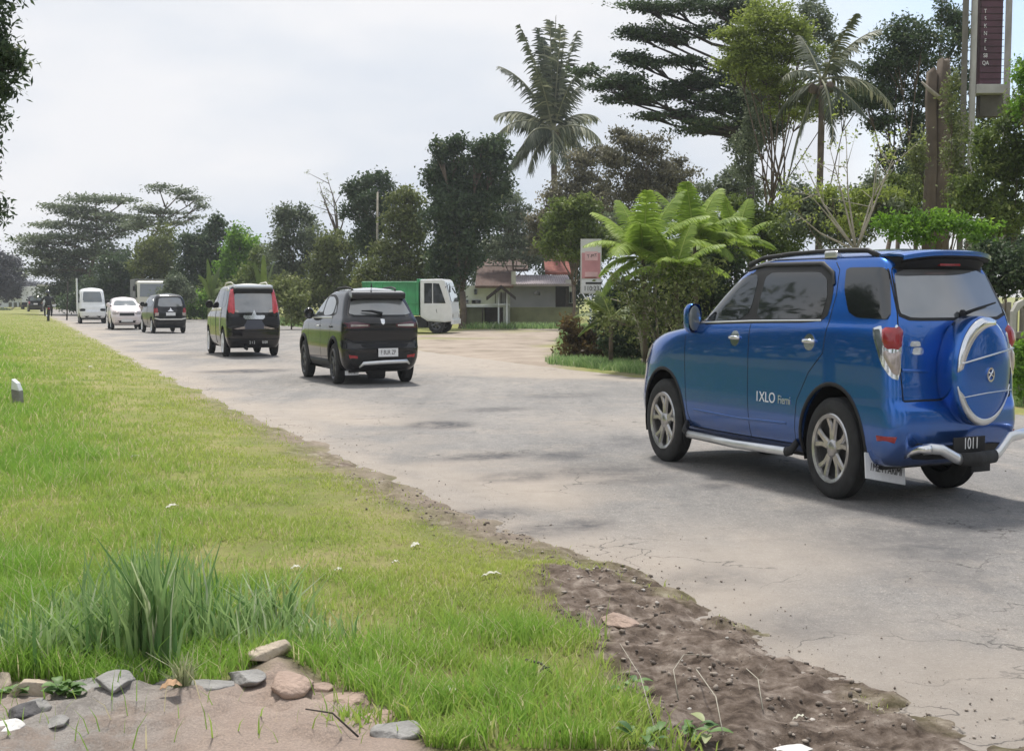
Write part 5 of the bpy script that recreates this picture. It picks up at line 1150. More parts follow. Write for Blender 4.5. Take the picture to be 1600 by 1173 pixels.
coconut('lone coconut palm standing against the open sky', 864, 205, 870, 63, [(860, 50, .5, .1, 24), (875, 58, -.5, .15, 24), (850, 75, .5, .2, 24), (868, 45, 0, .1, 26), (845, 60, 1, .3, 22), (822, 55, -1, .5, 20), (895, 62, 1, .5, 22), (905, 95, -1, 1.1, 24), (800, 100, 1, .8, 22), (785, 165, 0, .9, 26), (778, 190, -1, 1.2, 24), (800, 250, 1, 1.2, 30), (830, 265, -1, 1.2, 26), (925, 170, 1, .9, 26), (938, 205, -1, 1.1, 28), (915, 235, 1, 1.2, 28), (888, 262, -1.4, 1.0, 24), (855, 80, 1.6, .3, 20), (845, 120, -1.5, .5, 22), (818, 215, -1.6, 1.2, 28), (880, 70, 0, .2, 22), (790, 270, .6, .9, 26), (865, 250, -1.8, 1.2, 22), (900, 130, 1.5, .7, 22)], 9, 5, 'palm')
coconut('ragged coconut palm with drooping fronds over the blue car', 1284, 125, 1277, 27, [(1358, 42, 0, .7, 26), (1340, 85, 1, .9, 24), (1215, 175, .6, .9, 24), (1350, 175, -.6, .5, 24), (1395, 150, .4, 1.0, 24), (1240, 245, 0, .8, 22), (1330, 30, -1, .3, 20), (1255, 60, .8, .3, 22), (1225, 110, -.6, .9, 22), (1300, 215, -1, 1.2, 20)], 8, 6, 'palm')
# layered tree
tree('albizia_tree', 'tall dark layered tree reaching over the road beside the palm', 'tree', 'dark', 36,
     [(1005, 8, 40, 9), (1050, 12, 46, 10), (1110, 8, 46, 14), (1165, 15, 40, 22), (985, 52, 20, 12), (1030, 50, 40, 12), (1050, 62, 34, 10), (1110, 48, 42, 9), (985, 88, 22, 12), (1010, 100, 26, 10), (1065, 98, 40, 9), (925, 112, 26, 7), (935, 132, 32, 9), (985, 128, 42, 14), (1010, 148, 40, 14), (965, 155, 22, 9), (1060, 140, 40, 16), (1100, 125, 34, 14), (1125, 158, 46, 16), (1060, 177, 46, 9), (1020, 183, 34, 5), (1115, 190, 48, 9), (1080, 203, 44, 5), (1160, 120, 40, 34), (1175, 180, 34, 40), (1155, 215, 22, 24)], base=1178, leaf=5, dens=3.0, flat=.5, trunk=17, seed=50, top=(1172, 210), spine=(1160, 5), bark='bark_dark')
tree('tree', 'feathery yellow green tree above the blue car bonnet', 'tree', 'lime', 29,
     [(1195, 28, 44, 26), (1155, 52, 34, 16), (1230, 50, 40, 22), (1195, 78, 56, 24), (1250, 82, 44, 16), (1185, 108, 56, 26), (1150, 90, 34, 20), (1262, 150, 34, 18), (1248, 172, 46, 18), (1215, 135, 40, 22)], base=1212, leaf=4.6, dens=2.4, flat=.45, trunk=9, seed=51, trunks=[1200, 1238])
tree('tree', 'lacy grey green tree draping down beside the feathery tree', 'tree', 'grey', 31,
     [(1190, 150, 34, 34), (1172, 215, 24, 34), (1210, 190, 26, 26), (1165, 265, 20, 26), (1268, 28, 22, 38), (1290, 50, 18, 26), (1300, 170, 26, 26), (1330, 150, 30, 26)], base=1190, leaf=4.4, dens=1.7, trunk=8, seed=52, trunks=[1170, 1308])
tree('tree', 'dark lacy tree with sky showing through, beside the stump', 'tree', 'dark', 30,
     [(1405, 45, 34, 22), (1440, 62, 44, 24), (1400, 85, 40, 24), (1440, 100, 40, 22), (1375, 110, 34, 24), (1480, 25, 26, 26), (1495, 65, 20, 34), (1350, 150, 34, 26), (1395, 150, 34, 24), (1440, 145, 26, 24), (1425, 195, 30, 26), (1375, 190, 28, 22), (1430, 240, 26, 26), (1395, 250, 24, 20), (1500, 120, 18, 30), (1490, 180, 20, 30), (1490, 240, 20, 30)], base=1400, leaf=5, dens=1.75, trunk=10, seed=53, trunks=[1358, 1398, 1432])
# big sawn trunk
def stump():
    D = 24; B = A(1460, HOR, D); B[2] = 0; root = empty('dead_tree', tuple(B)); tag(root, 'tall bare brown trunk with sawn off top, two stems', 'tree')
    px = PXM(D)
    for (pts, ws) in (([(1452, 400), (1453, 330), (1456, 240), (1455, 160), (1456, 112)], (26, 22, 17, 16, 16)), ([(1466, 400), (1470, 330), (1472, 240), (1475, 160), (1474, 96)], (30, 26, 24, 23, 19))):
        P = [A(x, y, D+.1)-B for x, y in pts]; P[0][2] = -.1; m = MB().tube(P, [w/2/px for w in ws], 14); r = np.random.default_rng(len(m.v)+int(pts[0][0]))
        m.v = [(x+r.normal()*.012, y+r.normal()*.012, z+(.08*math.sin(x*40) if z > P[-1][2]-.02 else 0)) for x, y, z in m.v]; m.build('trunk', M['stump'], root, True)
    P = [A(x, y, D-.1)-B for x, y in ((1470, 155), (1452, 140), (1440, 128))]; MB().tube(P, [.05, .04, .02], 8).build('branch_stub', M['bark_pale'], root, True)
M['stump'] = pm('weathered brown dead wood', (.115, .088, .064), .85, 0, 0, .3, 2.2, .6, 9)
stump()
# shrubs over and behind the blue car
for i, (lb, mt, D, bl, lf, dn) in enumerate([
    ('dense green tree beside the dark red tower', 'mid', 20.5, [(1560, 215, 34, 26), (1590, 175, 26, 30), (1540, 250, 34, 30), (1580, 265, 40, 40), (1530, 300, 40, 34), (1590, 330, 44, 34), (1545, 340, 40, 30), (1640, 220, 50, 90)], 6.5, 2.2),
    ('small bright tree top against the blue patch of sky', 'bright', 19, [(1596, 120, 18, 26), (1600, 165, 20, 22), (1640, 120, 40, 50)], 6, 2.0),
    ('yellow green low shrubs in front of the sawn trunk', 'bright', 18.5, [(1395, 352, 34, 20), (1440, 360, 34, 18), (1490, 350, 34, 18), (1530, 362, 30, 16), (1455, 338, 24, 12)], 6.5, 2.2),
    ('dull green shrubs behind the pale stems', 'grey', 22, [(1245, 300, 26, 26), (1285, 315, 28, 24), (1330, 325, 34, 30), (1375, 320, 28, 30), (1265, 345, 34, 26), (1320, 365, 40, 22), (1360, 290, 20, 24)], 5.5, 1.9),
    ('rounded mid green bushes low behind the roof rail', 'mid', 23.5, [(1235, 360, 30, 26), (1290, 350, 34, 26), (1350, 345, 34, 26), (1405, 330, 30, 26), (1255, 320, 22, 20), (1375, 300, 22, 18)], 5.5, 1.8),
    ('tangled olive climbers hanging beside the tower pillar', 'olive', 21.5, [(1492, 225, 16, 44), (1500, 300, 22, 40), (1488, 150, 12, 34), (1432, 250, 14, 40)], 5, 1.5),
    ('yellow green sprays over the roof rail', 'lime', 20, [(1300, 305, 22, 14), (1340, 315, 28, 16), (1380, 300, 24, 16), (1320, 350, 30, 16), (1235, 310, 16, 14)], 5.5, 1.4),
    ('dark thicket behind the sawn trunk', 'dark', 27, [(1440, 290, 34, 34), (1500, 300, 26, 40), (1400, 320, 34, 30), (1420, 270, 26, 24), (1470, 340, 40, 24), (1545, 380, 40, 24), (1590, 390, 40, 30)], 6, 2.2),
    ('dark green hedge behind the spare wheel', 'dark', 17.5, [(1560, 400, 34, 24), (1600, 420, 34, 34), (1570, 440, 30, 20), (1640, 400, 40, 60), (1530, 430, 30, 40)], 6.5, 2.8),
    ('green shrubs at the kerb beside the rear bumper', 'bright', 14.8, [(1590, 590, 18, 26), (1620, 575, 30, 40), (1600, 555, 20, 22)], 7, 2.4),
    ('mid green tree right behind the fern fronds', 'mid', 27, [(1150, 330, 34, 24), (1195, 345, 34, 22), (1130, 365, 40, 28), (1175, 385, 40, 26), (1215, 335, 22, 16), (1220, 390, 30, 24), (1105, 400, 40, 34)], 5.5, 2.2),
    ('olive green foliage in front of the coconut trunk', 'mid', 38, [(880, 335, 34, 26), (905, 365, 30, 28), (860, 370, 26, 26), (915, 330, 26, 22), (940, 380, 30, 26), (885, 395, 30, 14)], 5, 2.4),
    ('shaggy green foliage draping behind the sawn trunk and tower', 'mid', 25.5, [(1500, 205, 22, 26), (1490, 262, 26, 30), (1420, 300, 30, 26), (1500, 325, 34, 26), (1385, 285, 26, 24), (1545, 175, 24, 18), (1540, 210, 28, 24)], 5.5, 1.7),
    ('leafy grey green bushes between palm trunk and layered tree', 'grey', 40, [(1075, 330, 36, 24), (1120, 300, 30, 22), (1140, 285, 22, 22), (1010, 345, 40, 24), (955, 355, 34, 24), (1180, 300, 26, 20)], 5, 2.0),
    ('soft open foliage right in front of the fern trunks', 'olive', 20.8, [(975, 450, 34, 26), (1020, 455, 36, 28), (1070, 440, 36, 30), (1110, 425, 34, 28), (1010, 500, 40, 30), (1065, 495, 40, 34), (962, 505, 24, 26)], 6, .55),
    ('dark undergrowth below the fern fronds', 'dark', 24.5, [(985, 470, 38, 36), (1030, 500, 44, 50), (1085, 470, 46, 60), (1050, 420, 50, 40), (1130, 450, 44, 70), (975, 530, 34, 34), (1060, 555, 50, 26), (1130, 540, 50, 40), (950, 490, 24, 28)], 6, 2.8)]):
    tree('shrub' if D < 26 else 'tree', lb, 'shrub' if D < 26 else 'tree', mt, D, bl, leaf=lf, dens=dn, trunk=5, seed=80+i)
twigs('sapling', 'young crooked tree with pale stem at the road edge', 1006, 560, 22.5, [(975, 460, 0), (1013, 475, .2), (1030, 440, 0), (990, 500, .1)], 4, 'bark_pale', 'sapling', leaves='mid', lf=6)
twigs('sapling', 'leaning pale stem between the two other saplings', 1030, 552, 21.4, [(1012, 430, 0), (1060, 450, .1), (1035, 400, -.1)], 2.6, 'bark_pale', 'sapling', leaves='mid', lf=5)
twigs('sapling', 'thin upright pale stem under the fern fronds', 1052, 545, 22.2, [(1062, 430, 0), (1040, 470, .1), (1080, 470, -.1)], 3, 'bark_pale', 'sapling', leaves='olive', lf=5)
# fern-like plants with bright feathery fronds
def fern(label, cx, cy, bx, D, fr, mat='fern', seed=0, n=40, wpx=22):
    B = A(bx, HOR, D); B[2] = 0; root = empty('fern_tree', tuple(B)); tag(root, label, 'fern'); c = A(cx, cy, D)-B; px = PXM(D)
    MB().tube([(0, 0, -.05), (c[0]*.3, 0, c[2]*.5), c], [.05, .045, .035], 8).build('trunk', M['bark'], root, True)
    r = np.random.default_rng(seed); fs = []
    for (tx, ty, dep, droop) in fr:
        e = A(tx, ty, D+dep)-B; v = e-c; L = np.linalg.norm(v)*1.2; d0 = v/np.linalg.norm(v)+np.array([0, 0, droop*.5])
        fs.append(dict(base=c, d0=d0, L=L, droop=droop, n=int(n*2.4), ll=wpx/px*r.uniform(.9, 1.25), wd=2.1/px, hang=.42, vang=1.0, tint=r.uniform(.3, .8), ragged=.12, ends=.25))
    rosette(root, fs, LM[mat], None, 'frond', 2/px)
fern('largest bright fern tree beside the banner', 1005, 405, 1010, 22, [(944, 335, .3, .7), (928, 374, -.2, .9), (975, 325, .5, .5), (1010, 315, -.4, .5), (1050, 312, .3, .6), (1085, 335, -.3, .8), (1110, 375, .2, 1.0), (1100, 415, -.4, 1.1), (942, 424, .2, 1.1), (950, 458, -.3, 1.1), (1000, 345, -1.0, .8), (1040, 370, -.9, .9), (965, 385, -1.1, 1.0), (1060, 430, -.8, 1.1), (962, 350, .9, .6)], seed=1)
fern('second bright fern tree nearer the car bonnet', 1085, 380, 1090, 23.5, [(1040, 310, .3, .5), (1075, 300, -.3, .5), (1115, 305, .3, .6), (1150, 335, -.3, .9), (1165, 370, .3, 1.0), (1140, 400, -.5, 1.1), (1050, 345, -.8, .8), (1110, 345, -.8, .8), (1035, 380, .2, 1.0)], seed=2)
fern('third bright fern tree leaning over the undergrowth', 1055, 430, 1060, 21.2, [(1000, 385, .3, .7), (1030, 365, -.2, .6), (1075, 360, .2, .6), (1115, 380, -.2, .8), (1130, 420, .2, 1.0), (985, 425, -.3, 1.0), (1040, 400, -.8, .8), (1080, 400, -.7, .8), (1010, 455, .1, 1.1), (1105, 455, .1, 1.1)], seed=4, n=30, wpx=18)
fern('slender fern tree above the car mirror', 1125, 395, 1125, 24.5, [(1085, 350, .3, .6), (1110, 335, -.2, .5), (1145, 340, .2, .6), (1175, 365, -.2, .9), (1185, 400, .2, 1.0), (1080, 385, -.3, 1.0), (1130, 365, -.7, .8)], seed=5, n=30, wpx=16)
fern('bright fern tree at the rear over the undergrowth, beside the shrubs', 1150, 385, 1150, 25.5, [(1110, 330, .3, .5), (1135, 318, -.2, .5), (1165, 322, .2, .6), (1195, 345, -.2, .8), (1205, 380, .2, 1.0), (1100, 365, -.3, .9), (1190, 410, .2, 1.1), (1150, 345, -.8, .6)], seed=6, n=30, wpx=16)
fern('low dim fern behind the banner post', 955, 500, 955, 23.2, [(905, 490, .2, .8), (925, 470, -.2, .6), (910, 520, .2, .9), (985, 475, .3, .7), (940, 460, .3, .5), (1000, 500, -.3, 1.0)], 'mid', 3, 26, 14)
# banana plants
def banana(label, bx, by, D, lv):
    B = A(bx, HOR, D); B[2] = 0; root = empty('banana_plant', tuple(B)); tag(root, label, 'banana plant'); px = PXM(D); c = A(bx, by, D)-B
    MB().tube([(0, 0, -.05), c*.6, c], [7/px, 5.5/px, 4/px], 10).build('stem', M['bark_green'], root, True)
    for (tx, ty, dep, droop, w) in lv:
        e = A(tx, ty, D+dep)-B; v = e-c; L = np.linalg.norm(v)*1.1; d = v/np.linalg.norm(v)+np.array([0, 0, droop*.4]); d /= np.linalg.norm(d); p = c.copy(); s = np.cross(d, [0, 0, 1.]); s /= np.linalg.norm(s)+1e-9
        if abs(s[1]) > .8: s = np.array([.8, .6*s[1], 0])
        V = []; k = 12
        for i in range(k+1):
            f = i/k; ww = w/px*max(.06, math.sin(math.pi*min(.97, f*.8+.14))**.7)*(.25 if f < .12 else 1)
            V += [p-s*ww+[0, 0, -.1*ww], p.copy(), p+s*ww+[0, 0, -.1*ww]]; p = p+d*L/k; d = d+np.array([0, 0, -droop/k*1.6]); d /= np.linalg.norm(d)
        F = [(i*3+j, i*3+j+1, i*3+4+j, i*3+3+j) for i in range(k) for j in (0, 1)]
        t = .5+.3*math.sin(tx); quads('leaf', V, F, LM['mid'], root, col=np.clip(t+.1*np.random.default_rng(int(tx)).normal(size=len(V)), 0, 1))
M['bark_green'] = pm('fleshy green stem', (.16, .20, .07), .6, 0, 0, .25, 8)
banana('banana plant growing just behind the people carrier', 452, 470, 62, [(472, 432, .3, .9, 7), (440, 432, -.3, .4, 6), (478, 455, -.2, 1.3, 8), (455, 415, .3, .2, 6), (485, 475, .2, 1.4, 7), (466, 480, -.5, 1.3, 7)])
banana('banana plant with upright leaves beyond the people carrier roof', 412, 470, 58, [(400, 415, .2, .3, 5), (412, 405, -.2, .1, 5), (425, 412, .3, .4, 5), (390, 440, -.3, .8, 6), (435, 432, .2, .9, 6)])
banana('banana plant with pale bent leaf near the bright tree', 330, 468, 66, [(338, 420, .2, .9, 6), (318, 430, -.2, .9, 5), (345, 440, .3, 1.2, 6), (325, 410, 0, .2, 4)])
# the tree whose branches hang into the top corner of the view
tree('overhanging_tree', 'nearby tree whose dark leafy branches hang down at the verge side', 'tree', 'dark', 11, [(-20, 60, 48, 46), (5, 78, 26, 38), (14, 105, 22, 26), (-30, 130, 50, 30), (-60, -20, 90, 60), (-60, 200, 60, 60), (-15, 238, 16, 22), (-14, 322, 20, 20), (-60, 330, 50, 60), (-200, -60, 110, 70), (-310, 50, 100, 80), (-270, 190, 90, 60), (-120, -90, 90, 60), (-400, 140, 90, 80), (-150, 120, 80, 70), (-340, -60, 90, 70)], base=-230, leaf=11, dens=1.7, asp=.32, trunk=44, seed=70, top=(-200, 210), spine=(-190, -60))
# ------------------------------------------------------------ buildings, banner, tower, walls
M['lilac_wall'] = pm('lilac grey plaster', (.20, .20, .23), .85, 0, 0, .12, 1.2)
M['white_wall'] = pm('off white plaster', (.60, .63, .64), .8, 0, 0, .1, 1.5)
M['brown_roof'] = pm('brown clay tiles', (.12, .075, .058), .85, 0, 0, .25, 3, .5, 14)
M['red_roof'] = pm('reddish clay tiles', (.28, .10, .075), .85, 0, 0, .3, 4, .5, 14)
M['olive_wall'] = pm('mossy olive wall', (.16, .17, .10), .9, 0, 0, .3, 1.5)
M['timber'] = pm('dark timber', (.03, .022, .018), .8, 0, 0, .3, 5)
M['concrete'] = pm('weathered concrete', (.42, .41, .38), .85, 0, 0, .18, 2.5, .3, 30)
M['concrete_dark'] = pm('stained dark concrete', (.12, .11, .09), .9, 0, 0, .3, 2.5, .3, 30)
def pbox(mb, x0, x1, y0, y1, D, dep=.3):
    """axis-aligned box whose front face spans the photo rectangle at depth D"""
    a, b = A(x0, y1, D), A(x1, y0, D); mb.box(((a[0]+b[0])/2, D+dep/2, (a[2]+b[2])/2), (b[0]-a[0], dep, b[2]-a[2])); return mb
def roof_sheet(name, x0, x1, y0, y1, D, dep, mat, parent, over=0):
    a, b = A(x0, y1, D), A(x1, y0, D+dep); n = 26; vs = []
    for i in range(n*2+1):
        f = i/(n*2); x = a[0]+(b[0]-a[0])*f; zz = .03 if i % 2 else 0
        vs += [(x, D, a[2]+zz), (x, D+dep, b[2]+zz), (x, D+dep, b[2]-.10), (x, D, a[2]-.10)]
    fs = [(i*4+j, i*4+(j+1) % 4, i*4+4+(j+1) % 4, i*4+4+j) for i in range(n*2) for j in range(4)]+[(0, 1, 2, 3), (n*8, n*8+1, n*8+2, n*8+3)]
    return MB().add(vs, fs).build(name, mat, parent)
def house():
    D = 57; root = empty('house', (0, 0, 0)); tag(root, 'single storey house with brown tiled roofs behind the sandy forecourt', 'house')
    pbox(MB(), 797, 868, 444, 505, D, 4).build('wall', M['lilac_wall'], root)
    pbox(MB(), 722, 797, 446, 505, D+.6, 4).build('side_wing', M['white_wall'], root)
    pbox(MB(), 868, 900, 446, 505, D+1.2, 3).build('porch_wall', M['timber'], root)
    roof_sheet('roof', 802, 887, 430, 444, D-.5, 4, M['lilac_tile'], root)
    roof_sheet('roof', 742, 802, 416, 447, D-.2, 4.5, M['brown_roof'], root)
    roof_sheet('roof', 754, 824, 405, 421, D+4.4, 3, M['brown_roof'], root)
    roof_sheet('roof', 852, 888, 403, 426, D+3.6, 3, M['red_roof'], root)
    m = pbox(MB(), 757, 822, 414.5, 417.5, D+4.2, .2); m.build('fascia', M['concrete'], root)
    pbox(MB(), 884, 902, 437, 444, D-.3, 2.5).build('porch_roof', M['concrete'], root)
    pbox(MB(), 799, 806, 424, 444, D-.7, .3).build('gable_post', M['concrete'], root)
    pbox(MB(), 884, 888, 444, 505, D-.2, .15).build('porch_post', M['timber'], root)
    w = MB().prism([(-.16, 0), (.16, 0), (.16, .10), (.10, .19), (0, .23), (-.10, .19), (-.16, .10)], 'y', -.06, .02); o = A(839, 461, D); w.v = [(x+o[0], y+D, z+o[2]) for x, y, z in w.v]; w.build('window', M['glass'], root)
    for x0, x1 in ((724, 732), (737, 751)):
        f = pbox(MB(), x0-.8, x1+.8, 468, 475.5, D+.55, .1).build('window', M['white_wall'], root); pbox(MB(), x0, x1, 469, 474.5, D+.50, .1).build('pane', M['glass'], f)
    f = pbox(MB(), 889, 899, 448, 474, D+1.1, .1).build('window', M['white_wall'], root); pbox(MB(), 890, 893.5, 456, 473, D+1.04, .1).build('pane', M['glass'], f); pbox(MB(), 895, 898.5, 456, 473, D+1.04, .1).build('pane', M['glass'], f)
    pbox(MB(), 741, 745, 452, 460, D+.5, .1).build('window', M['glass'], root)
M['lilac_tile'] = pm('faded mauve roof sheet', (.27, .23, .235), .8, 0, 0, .15, 2)
house()
m = pbox(MB(), 797, 905, 480, 513, 52.3, .25); w = m.build('boundary_wall', M['olive_wall']); tag(w, 'low mossy wall in front of the lilac grey house', 'wall')
st = empty('food_stall', tuple(G(755, 513))); tag(st, 'open stall counter with white top beside the little gabled shelter', 'stall')
def off(mb, o): mb.v = [(x-o[0], y-o[1], z-o[2]) for x, y, z in mb.v]; return mb
O = G(755, 513)
off(pbox(MB(), 723, 788, 476, 480, 51.0, 1.2), O).build('counter_top', M['white_wall'], st)
off(pbox(MB(), 726, 757, 480, 512, 51.2, .6), O).build('counter_front', M['olive_wall'], st)
off(pbox(MB(), 757, 786, 480, 511, 51.6, .3), O).build('back_panel', M['timber'], st)
for x in (725, 754): off(pbox(MB(), x-1, x+1, 480, 513, 51.0, .06), O).build('leg', M['timber'], st)
O = G(783, 512); ks = empty('gabled_shelter', tuple(O)); tag(ks, 'tiny shelter with steep dark gable roof on white posts', 'shelter')
for x in (779, 792): off(pbox(MB(), x-1.2, x+1.2, 458, 513, 50.2, .07), O).build('post', M['white_wall'], ks)
for x in (779, 792): off(pbox(MB(), x-1.2, x+1.2, 458, 509, 51.6, .07), O).build('post', M['white_wall'], ks)
for s in (-1, 1):
    a, b = A(783, 445, 50), A(783+s*23, 464, 50); m = MB().prism([(a[0], a[2]), (b[0], b[2]), (b[0], b[2]-.14), (a[0], a[2]-.16)], 'y', 49.8, 51.8); off(m, O).build('roof', M['timber'], ks)
m = MB(); m = off(pbox(m, 770, 796, 474, 477, 50.3, 1.2), O); m.build('shelf', M['white_wall'], ks)
m = off(pbox(MB(), 777, 790, 457, 474, 51.5, .06), O); m.build('back_board', M['white_wall'], ks); 
for x in (774, 783, 790): off(pbox(MB(), x-.6, x+.6, 456, 474, 50.25, .05), O).build('lattice', M['timber'], ks)
# far white buildings
for (x0, x1, y0, y1, D, lb, mt) in ((60, 84, 447, 482, 150, 'pale flat fronted building far down the road', 'white_wall'), (-14, 36, 466, 481, 150, 'low white building with dark openings past the far verge', 'white_wall')):
    b = A((x0+x1)/2, HOR, D); root = empty('building', (b[0], D, 0)); tag(root, lb, 'building'); o = (b[0], D, 0)
    off(pbox(MB(), x0, x1, y0, y1, D, 8), o).build('wall', M[mt], root)
    off(pbox(MB(), x0-2, x1+2, y0-2.5, y0, D-.5, 9), o).build('roof', M['concrete'], root)
    for i in range(3): q = x0+(x1-x0)*(.55+.16*i); off(pbox(MB(), q, q+(x1-x0)*.09, (y0+y1)/2-1, y1-1, D-.08, .1), o).build('door' if i else 'window', M['glass'], root)
# banner on a post
def banner():
    D = 26; O = G(923, 557); O = np.array([A(923, HOR, D)[0], D, 0]); root = empty('banner_sign', tuple(O)); tag(root, 'upright pink and white banner on a thin post beside the ferns', 'sign'); P_ = lambda x, y: A(x, y, D)-O
    MB().tube([(0, 0, -.05), P_(923, 462)], .022, 8).build('post', M['silver'], root, True)
    for s in (-1, 1): MB().tube([P_(923, 478), P_(923+s*13, 458)], .014, 6).build('strut', M['silver'], root, True)
    bd = off(pbox(MB(), 907, 940, 373.5, 459, D, .03), O).build('board', M['banner_pale'], root, bevel=.004)
    off(pbox(MB(), 909, 938, 395, 435, D-.006, .006), O).build('pink_panel', M['pink'], bd)
    off(pbox(MB(), 914, 934, 393, 407, D-.010, .006), O).build('pink_box', M['pink_light'], bd); off(pbox(MB(), 914, 934, 425, 432.5, D-.010, .006), O).build('pink_box', M['pink_light'], bd); off(pbox(MB(), 913.5, 932, 433, 434.5, D-.011, .006), O).build('rule_line', M['red_roof'], bd)
    off(pbox(MB(), 908.5, 939, 437, 457.5, D-.008, .006), O).build('white_panel', M['plate_white'], bd)
    off(pbox(MB(), 915, 940, 441, 444, D-.012, .006), O).build('dark_bar', M['rubber'], bd)
    p = P_(925, 400); text('T-PIT', 'lettering', .10, M['black_mark'], bd, (p[0], p[1]-.012, p[2]), (R(90), R(-8), 0), .001, 1)
    p = P_(924, 451); text('110:23', 'lettering', .15, M['black_mark'], bd, (p[0], p[1]-.012, p[2]), (R(90), 0, 0), .003, .85)
M['banner_pale'] = pm('pale banner cloth', (.62, .62, .58), .7, 0, 0, .12, 1.5); M['pink'] = pm('faded pink print', (.62, .30, .31), .7, 0, 0, .15, 3); M['pink_light'] = pm('light pink print', (.74, .48, .48), .7, 0, 0, .1, 4)
banner()
def tower():
    D = 22; O = A(1540, HOR, D); O[2] = 0; root = empty('sign_tower', tuple(O)); tag(root, 'tall concrete tower with a dark maroon panel of vertical lettering', 'tower')
    b = lambda x0, x1, y0, y1, dd, dep: off(pbox(MB(), x0, x1, y0, y1, D+dd, dep), O)
    b(1503, 1516, -60, 420, .25, .3).build('side_pillar', M['concrete_dark'], root, bevel=.01)
    m = b(1516.5, 1530, -60, 420, 0, .3); m.build('front_pillar', M['concrete'], root, bevel=.015)
    b(1570, 1584, -60, 420, .1, .3).build('front_pillar', M['concrete'], root, bevel=.015)
    p = b(1530.5, 1569.5, -60, 131, .10, .18).build('panel', M['maroon'], root)
    for i in range(17): b(1531, 1569, -40+i*10.2, -39.4+i*10.2, .09, .02).build('panel_groove', M['timber'], p)
    b(1526, 1571, 131.5, 146, -.03, .4).build('cross_beam', M['concrete'], root, bevel=.01)
    b(1531, 1568, 146.5, 182, .15, .2).build('lower_panel', M['concrete_dark'], root)
    for i, tx in enumerate(('T', '5', 'K', 'N', 'F', 'L', 'S8', 'QA')):
        q = A(1543, 16+i*11.6, D)-O; text(tx, 'lettering', .105, M['white_mark'], p, (q[0], .095, q[2]), (R(90), 0, 0), .002, .8)
M['maroon'] = pm('dark maroon panel', (.075, .028, .042), .6, 0, .1, .3, 2)
tower()
# grey picket wall behind the spare wheel
def picket():
    O = A(1590, HOR, 16.3); O[2] = 0; root = empty('garden_fence', tuple(O)); tag(root, 'weathered grey picket fence on a low wall behind the blue car', 'fence'); r = np.random.default_rng(4)
    off(pbox(MB(), 1545, 1700, 528, 612, 16.3, .2), O).build('base_wall', M['olive_wall'], root)
    off(pbox(MB(), 1545, 1700, 519, 529, 16.2, .3), O).build('coping', M['concrete_grey'], root, bevel=.01)
    for i in range(14):
        x = 1552+i*10.5; off(pbox(MB(), x, x+8, 468+6*r.random(), 520, 16.32+.02*r.random(), .05), O).build('picket', M['concrete_grey'], root, bevel=.012)
    p = A(1596, 500, 16.1)-O; m = MB().prism([(-.14, -.28), (-.14, .12), (-.08, .24), (0, .28), (.08, .24), (.14, .12), (.14, -.28), (.09, -.28), (.09, .1), (0, .2), (-.09, .1), (-.09, -.28)], 'y', -.05, .05); m.v = [(x+p[0], y+p[1], z+p[2]) for x, y, z in m.v]; m.build('arch', M['concrete'], root)
M['concrete_grey'] = pm('grey brown weathered boards', (.22, .20, .17), .9, 0, 0, .25, 6, .4, 30)
picket()

# the line of trees across the fields that the car windows mirror
def far_line():
    r = np.random.default_rng(5); Vs = []; Ts = []
    for (cx, cy, h, w) in [(-34, 8, 17, 5), (-38, 20, 14, 7), (-30, -2, 13, 5), (-42, 33, 18, 6), (-26, -14, 12, 6), (30, -9, 10, 6), (26, -20, 16, 5), (36, 0, 9, 5), (-46, 46, 13, 8), (12, -30, 9, 8), (-8, -32, 12, 8), (-33, 27, 9, 8), (-32, 14, 8, 8)]:
        p, t_, T = cluster((cx, cy, h*.5), (w, w, h*.55), 1500, r, 26); V, t4 = leafpts(p, .9*np.ones(len(p)), t_, r); Vs.append(V); Ts.append(t4)
    V = np.concatenate(Vs); o = quads('treeline', V, np.arange(len(V)).reshape(-1, 4), LM['dark'], col=np.concatenate(Ts)); tag(o, 'dark line of trees mirrored in the windows of the blue car', kind='stuff')
far_line()
# ------------------------------------------------------------ foreground: rocks, weeds, litter, clods
def gz(x, y): return float(ground_h(np.array([[x]]), np.array([[y]]))[0, 0])
def rock_mesh(c, rad, seed, sub=4, rough=.16, flat=1):
    bm = bmesh.new(); bmesh.ops.create_icosphere(bm, subdivisions=sub, radius=1)
    V = np.array([v.co[:] for v in bm.verts]); r = np.random.default_rng(seed)
    N = r.normal(size=(14, 3)); N /= np.linalg.norm(N, axis=1)[:, None]; h = r.uniform(.45, .85, 14)
    for n_, hh in zip(N, h):                       # chop flat faces off the ball
        d = V@n_; m = d > hh; V[m] -= np.outer(d[m]-hh, n_)*.98
    f = vnoise(V[:, 0]*1.0+seed, V[:, 1]+V[:, 2]*.7, .5, seed, 4)-.5
    V *= (1+rough*f)[:, None]
    V = V*np.array(rad)+np.array(c)
    F = np.array([[v.index for v in f_.verts] for f_ in bm.faces]); bm.free(); return V, F
def rock(px, py, rx, ry, mat, label, seed, z=0, rz=0, depth=1.0, cat='stone', group=None, name='rock'):
    g = G(px, py, .05); s = (g[1])/FPX; h0 = gz(g[0], g[1]); root = None
    V, F = rock_mesh((0, 0, 0), (rx*1.25*s, rx*1.2*s*depth, ry*1.0*s), seed)
    ca, sa = math.cos(rz), math.sin(rz); V = np.stack([V[:, 0]*ca-V[:, 1]*sa, V[:, 0]*sa+V[:, 1]*ca, V[:, 2]], 1)
    o = quads(name, V, F, mat, smooth=False, nper=3); o.location = (g[0], g[1], h0+ry*s*.12+z); tag(o, label, cat, group); return o
